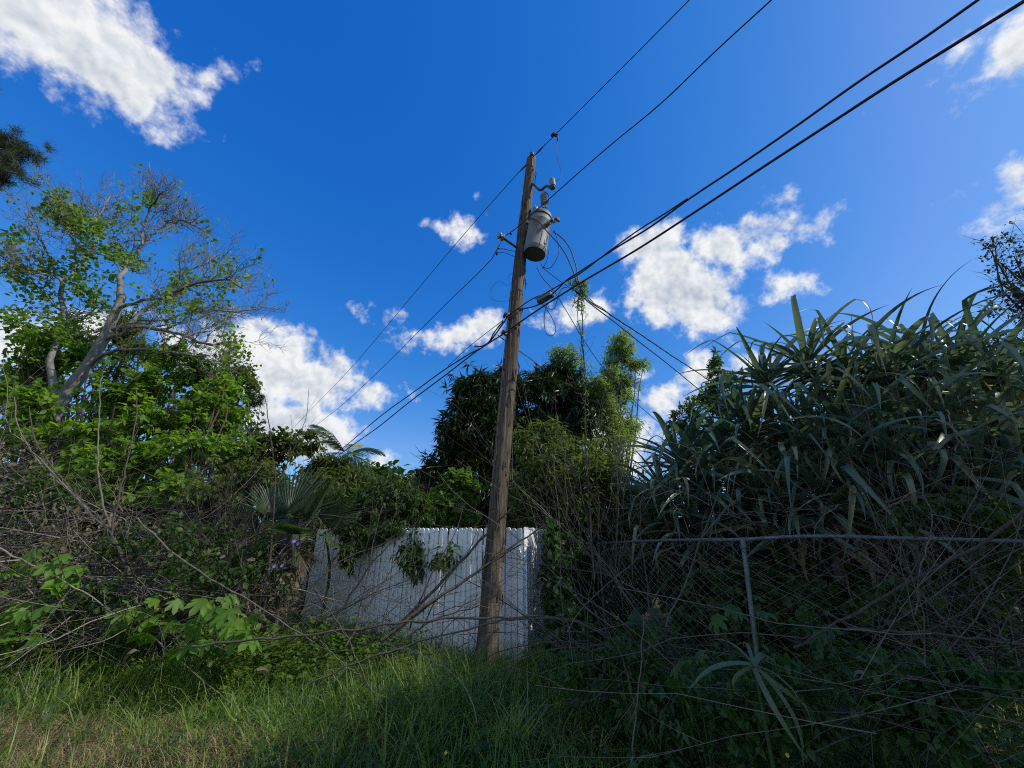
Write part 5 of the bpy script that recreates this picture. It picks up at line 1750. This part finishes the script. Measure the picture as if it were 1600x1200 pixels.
def build_stems():
    rng = np.random.default_rng(104)
    S = stem
    S('bare_sapling', 'bare grey sapling forking low into four long curved stems', 'sapling',
      [(Yc([(216, 985), (212, 945), (203, 905), (190, 868), (174, 832)], 5.5), .030, .024),
       (Yc([(174, 832), (150, 812), (120, 778), (80, 735), (45, 698), (27, 660), (22, 620)], 5.5, -.3), .016, .006),
       (Yc([(172, 830), (140, 795), (100, 752), (70, 715), (50, 670), (46, 635)], 5.5, .3), .014, .006),
       (Yc([(174, 832), (165, 805), (158, 770), (153, 715), (155, 660), (158, 590)], 5.5, .4), .015, .006),
       (Yc([(175, 830), (181, 795), (193, 745), (205, 695), (214, 645), (212, 605)], 5.5, -.4), .014, .005)], 'brownstem', rng, None, 5)
    S('bare_sapling', 'tall dark crooked stem with hooked tip against the lowest cloud', 'stem',
      [(Yc([(408, 985), (420, 880), (428, 800), (430, 745), (424, 690), (417, 645), (413, 618)], 5.6), .015, .006)], 'darktwig', rng, None, 5)
    S('bare_sapling', 'slender dark wand rising over the fan palm into the cloud', 'stem',
      [(Yc([(385, 960), (400, 850), (425, 775), (455, 710), (474, 665), (481, 635), (483, 605)], 5.7), .013, .003), (Yc([(462, 690), (468, 672), (478, 665)], 5.7), .005, .002)], 'darktwig', rng, None, 6)
    S('bare_sapling', 'thin straight wand beside the hooked stem above the fan palm', 'stem',
      [(Yc([(468, 850), (462, 740), (458, 690), (454, 648)], 6.2), .007, .002)], 'darktwig', rng, None, 4)
    S('bare_sapling', 'fine wand standing against the cloud near the feather palm', 'stem',
      [(Yc([(490, 830), (487, 740), (486, 690), (486, 660)], 6.6), .006, .002)], 'darktwig', rng, None, 3)
    S('bare_sapling', 'thin bare stem under the small cloud beside the feather palm', 'stem',
      [(Yc([(560, 900), (578, 830), (583, 770), (580, 735), (574, 706)], 6.2), .008, .003)], 'darktwig', rng, None, 6)
    S('leafy_sprig', 'thin sprig with three small leaves above the fence shrub', 'sprig', [(Yc([(610, 830), (620, 780), (611, 752), (612, 735)], 6.9), .006, .002)], 'brownstem', rng, None, 3)
    S('bare_sapling', 'dark upright stem leaning through the middle of the brush', 'stem',
      [(Yc([(330, 960), (320, 880), (312, 800), (300, 730), (297, 690)], 5.9), .010, .003)], 'darktwig', rng, None, 7)
    S('bare_sapling', 'bent dark stem crossing the yellow green vine tree', 'stem',
      [(Yc([(352, 900), (350, 800), (335, 745), (315, 700), (303, 650), (290, 620)], 5.9), .009, .003)], 'darktwig', rng, None, 6)
    S('fallen_branch', 'long pale branch slanting down from the brush into the grass', 'branch',
      [(Yc([(215, 810), (267, 860), (330, 905), (400, 945), (445, 975), (490, 1004)], 5.0, -.5), .011, .006)], 'twig', rng, None, 6)
    S('fallen_branch', 'pale branch lying across the lobed plants at the grass edge', 'branch',
      [(Yc([(-40, 832), (10, 862), (70, 892), (130, 925), (185, 962)], 5.2, -.2), .012, .007), (Yc([(60, 890), (120, 900), (190, 915), (250, 950)], 5.2, .1), .008, .004)], 'twig', rng, None, 5)
    # dark canes leaning in front of the white fence
    canes = [([(600, 1000), (640, 960), (700, 900), (750, 845), (800, 792)], .014, .008, 4.7, 'thickest grey cane leaning across the white fence to the pole'),
             ([(596, 1000), (660, 950), (720, 912), (780, 868), (850, 822)], .014, .007, 4.6, 'dark cane pair crossing the pole below the fence top'),
             ([(600, 1004), (650, 962), (710, 918), (770, 878), (815, 850)], .010, .005, 4.62, 'dark cane close under the pair that crosses the pole'),
             ([(500, 1010), (545, 935), (590, 870), (620, 842), (668, 800)], .010, .005, 5.0, 'dark cane running up to the hanging sprays of the fence shrub'),
             ([(540, 1010), (570, 955), (605, 900), (640, 850)], .009, .004, 5.0, 'short dark cane beside the hanging sprays on the fence'),
             ([(560, 965), (575, 900), (583, 850), (590, 815), (600, 785)], .007, .003, 5.3, 'upright thin cane in front of the far fence pickets'),
             ([(640, 985), (660, 930), (690, 870), (712, 830), (724, 790)], .008, .003, 4.9, 'thin cane rising in the middle of the fence face'),
             ([(655, 985), (700, 905), (735, 855), (745, 825)], .006, .003, 4.9, 'fine cane ending near the pole side of the fence'),
             ([(470, 960), (500, 905), (545, 870), (600, 848), (640, 815)], .009, .004, 5.2, 'arched dark cane left of the hanging fence sprays'),
             ([(620, 1010), (650, 985), (700, 960), (745, 948), (775, 930)], .007, .003, 4.6, 'low dark cane reaching flat toward the pole foot'),
             ([(440, 1010), (520, 960), (600, 920), (655, 900)], .006, .003, 5.0, 'low dark cane in the grass before the fence foot')]
    for pts, r0, r1, Y, lb in canes:
        S('dead_cane', lb, 'cane', [(Yc(pts, Y, .5), r0 * 1.4, r1 * 1.3)], 'darktwig', rng, 'dead canes leaning before the white fence', 7)
    S('arching_cane', 'long pale brown cane arching low across the pole foot', 'cane',
      [(Yc([(300, 1010), (420, 998), (520, 988), (620, 974), (700, 967), (790, 964), (870, 965), (910, 972), (945, 990), (975, 1020)], 4.3), .011, .009)], 'brownstem', rng, None, 5, 40)
    S('arching_cane', 'second thinner cane joining the arch in front of the pole foot', 'cane',
      [(Yc([(480, 1070), (560, 1035), (650, 1004), (720, 985), (780, 972), (850, 967), (900, 972), (960, 1000)], 4.25), .008, .008)], 'brownstem', rng, None, 5, 36)
    S('dry_weed', 'pale forked stalk in the dark gap past the white fence', 'stalk',
      [(Yc([(780, 1050), (830, 1022), (880, 1012), (930, 1009), (1000, 1003)], 4.1), .006, .004), (Yc([(800, 1030), (830, 1008), (865, 1002), (930, 1009)], 4.1), .004, .003)], 'twig', rng, None, 3)
    # stems by the chain link fence
    S('bare_sapling', 'thick dark limb sloping down across the near chain link fence', 'stem',
      [(Yc([(1640, 760), (1580, 815), (1500, 868), (1440, 900), (1340, 955), (1240, 1012)], 2.75, .3), .014, .009)], 'darktwig', rng, None, 6, 26)
    S('bare_sapling', 'grey limb running level through the canes below the chain link fence', 'stem',
      [(Yc([(1320, 985), (1400, 986), (1500, 995), (1620, 1012)], 2.7), .008, .009)], 'darktwig', rng, None, 4)
    S('bare_sapling', 'straight brown stem standing where the chain link rail ends', 'stem',
      [(Yc([(1016, 960), (1010, 900), (1003, 850), (1000, 800), (1010, 745)], 4.6), .010, .005)], 'brownstem', rng, None, 4)
    S('bare_sapling', 'lone upright brown stem before the dark gap by the fence corner', 'stem',
      [(Yc([(935, 930), (934, 860), (936, 790), (930, 720), (940, 650), (944, 612)], 5.2), .009, .003)], 'brownstem', rng, None, 6)
    S('bare_sapling', 'twin brown stems reaching up past the pale feathery tree', 'stem',
      [(Yc([(960, 900), (966, 800), (962, 720), (955, 660), (948, 610), (938, 562)], 5.6), .009, .003), (Yc([(962, 800), (972, 720), (965, 640), (950, 580), (940, 555)], 5.6), .007, .002)], 'brownstem', rng, None, 8)
    S('bare_sapling', 'slim stem curving beside the foot of the screw pine', 'stem',
      [(Yc([(1120, 840), (1105, 760), (1075, 700), (1040, 690), (985, 705)], 5.4), .006, .003)], 'twig', rng, None, 5)
    S('bare_sapling', 'forked stem crossing the chain link rail by the fence post', 'stem',
      [(Yc([(1040, 980), (1075, 900), (1100, 830), (1140, 740), (1170, 700)], 3.6, .6), .009, .004), (Yc([(1090, 850), (1130, 800), (1165, 770)], 3.9), .005, .003)], 'brownstem', rng, None, 5)
    S('bare_sapling', 'pale bent twig rising above the chain link rail before the strap leaves', 'stem',
      [(Yc([(1430, 960), (1440, 880), (1455, 800), (1440, 770), (1390, 790)], 3.2), .006, .003)], 'twig', rng, None, 4)
    S('curly_vine', 'pale corkscrew vine end hanging before the tallest screw pine', 'vine',
      [(Yc([(1480, 640), (1488, 668), (1498, 690), (1493, 706), (1505, 722), (1520, 726), (1518, 740), (1526, 752), (1527, 765)], 4.3), .008, .005)], 'twig', rng, None, 0, 40)
    S('dry_weed', 'thin pale stalk standing in the weeds below the fence corner', 'stalk',
      [(Yc([(985, 1195), (993, 1120), (1002, 1040), (1006, 965)], 3.4), .006, .004), (Yc([(994, 1110), (985, 1070), (968, 1020), (950, 985)], 3.4), .004, .002)], 'brownstem', rng, None, 3)
    S('dry_weed', 'pale stalk bowing over the weeds in the middle foreground', 'stalk',
      [(Yc([(745, 1130), (735, 1090), (705, 1050), (660, 1025), (600, 1005)], 3.7), .005, .003)], 'twig', rng, None, 3)
    S('dry_weed', 'forked pale stalk in the grass below the fallen branch', 'stalk',
      [(Yc([(600, 1110), (570, 1060), (545, 1000), (520, 960), (490, 915)], 4.0), .006, .003), (Yc([(570, 1060), (540, 1040), (500, 1000)], 4.0), .004, .002)], 'twig', rng, None, 3)
    # vine that has climbed to the cables
    lo = [(928, 905), (922, 820), (918, 740), (915, 680), (914, 620), (912, 560), (910, 510), (908, 470), (906, 446)]
    o = S('hanging_vine', 'tall stringy vine hanging straight down from the cables', 'vine',
          [(Yc(lo, 5.3, -.35), .012, .007), (Yc([(x + 5 * math.sin(i * 1.7) - 2, y) for i, (x, y) in enumerate(lo)], 5.3, -.35), .007, .005), (Yc([(x - 4 * math.cos(i * 1.3), y) for i, (x, y) in enumerate(lo)], 5.3, -.3), .006, .004)], 'darktwig', rng, None, 18, 40)
    n = 55
    f = rng.uniform(0, 1, n) ** 1.6
    P = np.array([at(906 + rng.normal(0, 4 + 5 * (1 - a)), 438 + 46 * a + rng.normal(0, 4), 4.97) for a in f])
    g = Geo()
    tip_leaves(g, P, rdir(rng, n), LANCE, 9, (.05, .10), (.16, .26), rng, .3, 1.0, .02)
    P = np.array([at(910 + rng.normal(0, 4) + 10 * a, 480 + 380 * a, 5.0 + .3 * a) for a in rng.uniform(0, 1, 40)])
    tip_leaves(g, P, rdir(rng, 40), LANCE, 4, (.05, .09), (.2, .3), rng, .5, 1.0, .03)
    g.build('foliage', M['pale'], o, kind='stuff')

def build_leafy():
    rng = np.random.default_rng(105)
    me, dimme = [], []
    for k in range(4):
        g = Geo()
        v, t = LOBED
        v = v.copy()
        v[:, 0] *= .95 + .1 * rng.random()
        v[:, 2] += -.12 * v[:, 1] ** 2 - .15 * abs(v[:, 0]) ** 1.5 + .02 * rng.normal(size=len(v))
        g.add(v, None, t, .2 + .2 * k)
        me.append(g.mesh('leaf', M['lobed'], True))
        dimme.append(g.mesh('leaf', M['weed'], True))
    def lobed(label, spots, Y, sz, base=None, dim=False):
        b = at(spots[0][0], 1000, Y) if base is None else np.array(base, float)
        b = np.array([at(spots[0][0], spots[0][1], Y)[0], Y, 0])
        o = thing('lobed_plant', b, label, 'plant', 'lobed leaf plants in the verge')
        g = Geo()
        spots = [(x + rng.normal(0, 13) * (j > 0), y + rng.normal(0, 11) * (j > 0)) for x, y in spots for j in range(3 if sz > .2 else 2)]
        for k, (px, py) in enumerate(spots):
            e = at(px, py, Y + rng.normal(0, .22))
            st = spline([b, (b + e) / 2 + [0, 0, .08], e], 6)
            tubes(g, st[None], np.full((1, 6), .0035), 4)
            s = sz * rng.uniform(.45, .95)
            az = rng.uniform(-1, 1) + (PI if rng.random() < .65 else 0)
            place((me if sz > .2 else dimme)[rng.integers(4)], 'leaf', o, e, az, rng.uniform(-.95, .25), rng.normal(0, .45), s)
        g.build('leaf_stalks', M['weed'], o, kind='stuff')
    lobed('lobed leaf plant half under the pale cut branches', [(58, 905), (95, 880), (30, 925), (75, 935), (110, 925), (20, 890), (50, 870), (90, 905), (60, 955), (120, 950), (40, 960), (72, 862), (108, 865), (15, 940)], 5.3, .30)
    lobed('lobed leaf plant at the very corner of the brush heap', [(8, 985), (-10, 960), (25, 1000), (65, 990), (40, 975), (70, 1000)], 4.9, .30)
    lobed('lobed leaf plant around the foot of the forked sapling', [(195, 965), (235, 955), (245, 975), (180, 985), (225, 990), (262, 960), (205, 950), (250, 940)], 5.2, .26)
    lobed('brightest lobed leaf plant beside the fallen branch', [(312, 965), (340, 948), (372, 958), (355, 985), (325, 1000), (300, 985), (385, 975), (345, 970), (365, 940), (330, 930), (300, 1005), (380, 1000)], 4.9, .27)
    lobed('small lobed plant deeper inside the brush', [(285, 905), (262, 925), (272, 895), (300, 920), (280, 940)], 5.9, .24)
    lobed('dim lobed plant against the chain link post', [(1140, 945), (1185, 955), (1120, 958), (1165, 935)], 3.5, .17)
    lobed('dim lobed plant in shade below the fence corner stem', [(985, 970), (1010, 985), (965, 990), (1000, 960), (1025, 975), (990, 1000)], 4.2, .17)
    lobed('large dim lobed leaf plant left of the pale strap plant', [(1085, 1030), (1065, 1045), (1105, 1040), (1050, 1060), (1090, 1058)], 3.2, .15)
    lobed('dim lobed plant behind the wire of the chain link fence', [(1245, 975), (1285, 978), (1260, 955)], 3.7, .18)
    # pale strap leaved clump
    b = at(1178, 1060, 2.75)
    o = thing('strap_plant', (b[0], b[1], 0), 'pale strap leaved lily like clump in front of the chain link post', 'plant')
    ms = leaf_meshes('strap_leaf', M['palestrap'], 5, rng, lambda r: strip_leaf(.50, .034, 12, lambda t: .2 + r.uniform(1.2, 1.9) * t, .2, None, r.uniform(-.5, .5), .05, .4))
    c = at(1178, 1040, 2.8)
    g = Geo()
    tubes(g, spline([(b[0], b[1], -.03), c], 5)[None], np.linspace(.014, .009, 5)[None], 6)
    g.build('stalk', M['weed'], o)
    for az, el, sc in ((.9, 1.25, .9), (1.9, .5, 1.25), (.3, .9, .8), (-1.0, .6, 1.3), (-2.0, .1, 1.25), (-.5, 1.1, .8), (2.6, -.1, 1.2), (-2.6, -.3, 1.1), (3.4, -.4, 1.0), (1.3, -.3, 1.1)):
        place(ms[rng.integers(5)], 'strap_leaf', o, c, az, el, rng.normal(0, .5), sc * rng.uniform(.7, 1.1))
    ms2 = leaf_meshes('grass_leaf', M['grass'], 3, rng, lambda r: strip_leaf(.8, .02, 12, lambda t: .1 + r.uniform(.3, 1.3) * t * t, .2, None, r.uniform(-.5, .5), .05, .3))
    for px, py, Y, lb in ((612, 1130, 3.5, 'tuft of broad grass blades in the middle of the verge'), (760, 1120, 3.7, 'tuft of broad grass blades just before the pole foot'), (425, 1120, 3.9, 'tuft of broad grass blades below the fallen branch')):
        b = at(px, py, Y)
        b[2] = 0
        o = thing('grass_tuft', b, lb, 'grass tuft')
        for k in range(10):
            place(ms2[k % 3], 'grass_leaf', o, b + rng.normal(0, .05, 3) * [1, 1, 0], rng.uniform(0, 6.28), rng.uniform(.8, 1.4), rng.normal(0, .4), rng.uniform(.6, 1.1))
    # flowers
    def flower(name, label, px, py, Y, r, mat, group):
        c = at(px, py, Y)
        o = thing(name, (c[0], c[1], 0), label, 'flower', group)
        g = Geo()
        k = 6
        a = np.arange(k) * 2 * PI / k + rng.random()
        t = nrm(np.array([rng.normal(0, .3), -1, .5]))
        u = nrm(np.cross(t, [0, 0, 1]))
        w = np.cross(u, t)
        d = np.cos(a)[:, None] * u + np.sin(a)[:, None] * w + .35 * t
        for i in range(k):
            g = Geo()
            scatter(g, OVAL, c[None], d[i:i + 1], t[None], r, r * 1.05, [rng.random()])
            g.build('petal', M[mat], o)
        g = Geo()
        tubes(g, spline([c + [.03, .1, -.35], c + [.0, .06, -.15], c], 6)[None], np.full((1, 6), .004), 4)
        g.build('stalk', M['weed'], o)
    for px, py, lb in ((460, 846, 'upper purple blossom in the brush left of the white fence'), (429, 885, 'lower purple blossom low in the dark brush'), (422, 889, 'small purple blossom touching the lower one'), (441, 884, 'single purple blossom right beside the lower one'), (466, 850, 'small purple blossom tucked beside the upper one')):
        flower('purple_flower', lb, px, py, 5.3, .027, 'purple', 'purple blossoms in the brush')
    flower('yellow_flower', 'tiny yellow bloom in the weeds at the middle front', 697, 1176, 3.1, .012, 'yellow', 'tiny yellow blooms')
    flower('yellow_flower', 'tiny yellow bloom in the dark weeds under the strap plant', 1230, 1180, 2.95, .013, 'yellow', 'tiny yellow blooms')
    # curled dead leaves in the grass
    for px, py, Y, sc, az, lb in ((214, 1016, 4.3, 1.0, 1.2, 'curled grey dead leaf lying in the grass below the forked sapling'), (400, 1045, 4.2, .8, -.7, 'flat brown dead frond piece lying in the grass'), (1352, 1050, 2.7, .5, .3, 'pale round dead leaf caught in the canes by the near fence')):
        V, q = strip_leaf(.24, .09, 12, lambda t: -.5 + 2.2 * t, -.35, None, .6, .1, .4)
        g = Geo()
        c = at(px, py, Y)
        V = V @ np.array(Matrix.Rotation(az, 3, 'Z')).T * sc + c
        g.add(V, q, None, .6)
        tag(g.build('dead_leaf', M['fandry']), lb, 'dead leaf')

build_grass()
build_weeds()
build_brush()
build_litter()
build_stems()
build_leafy()
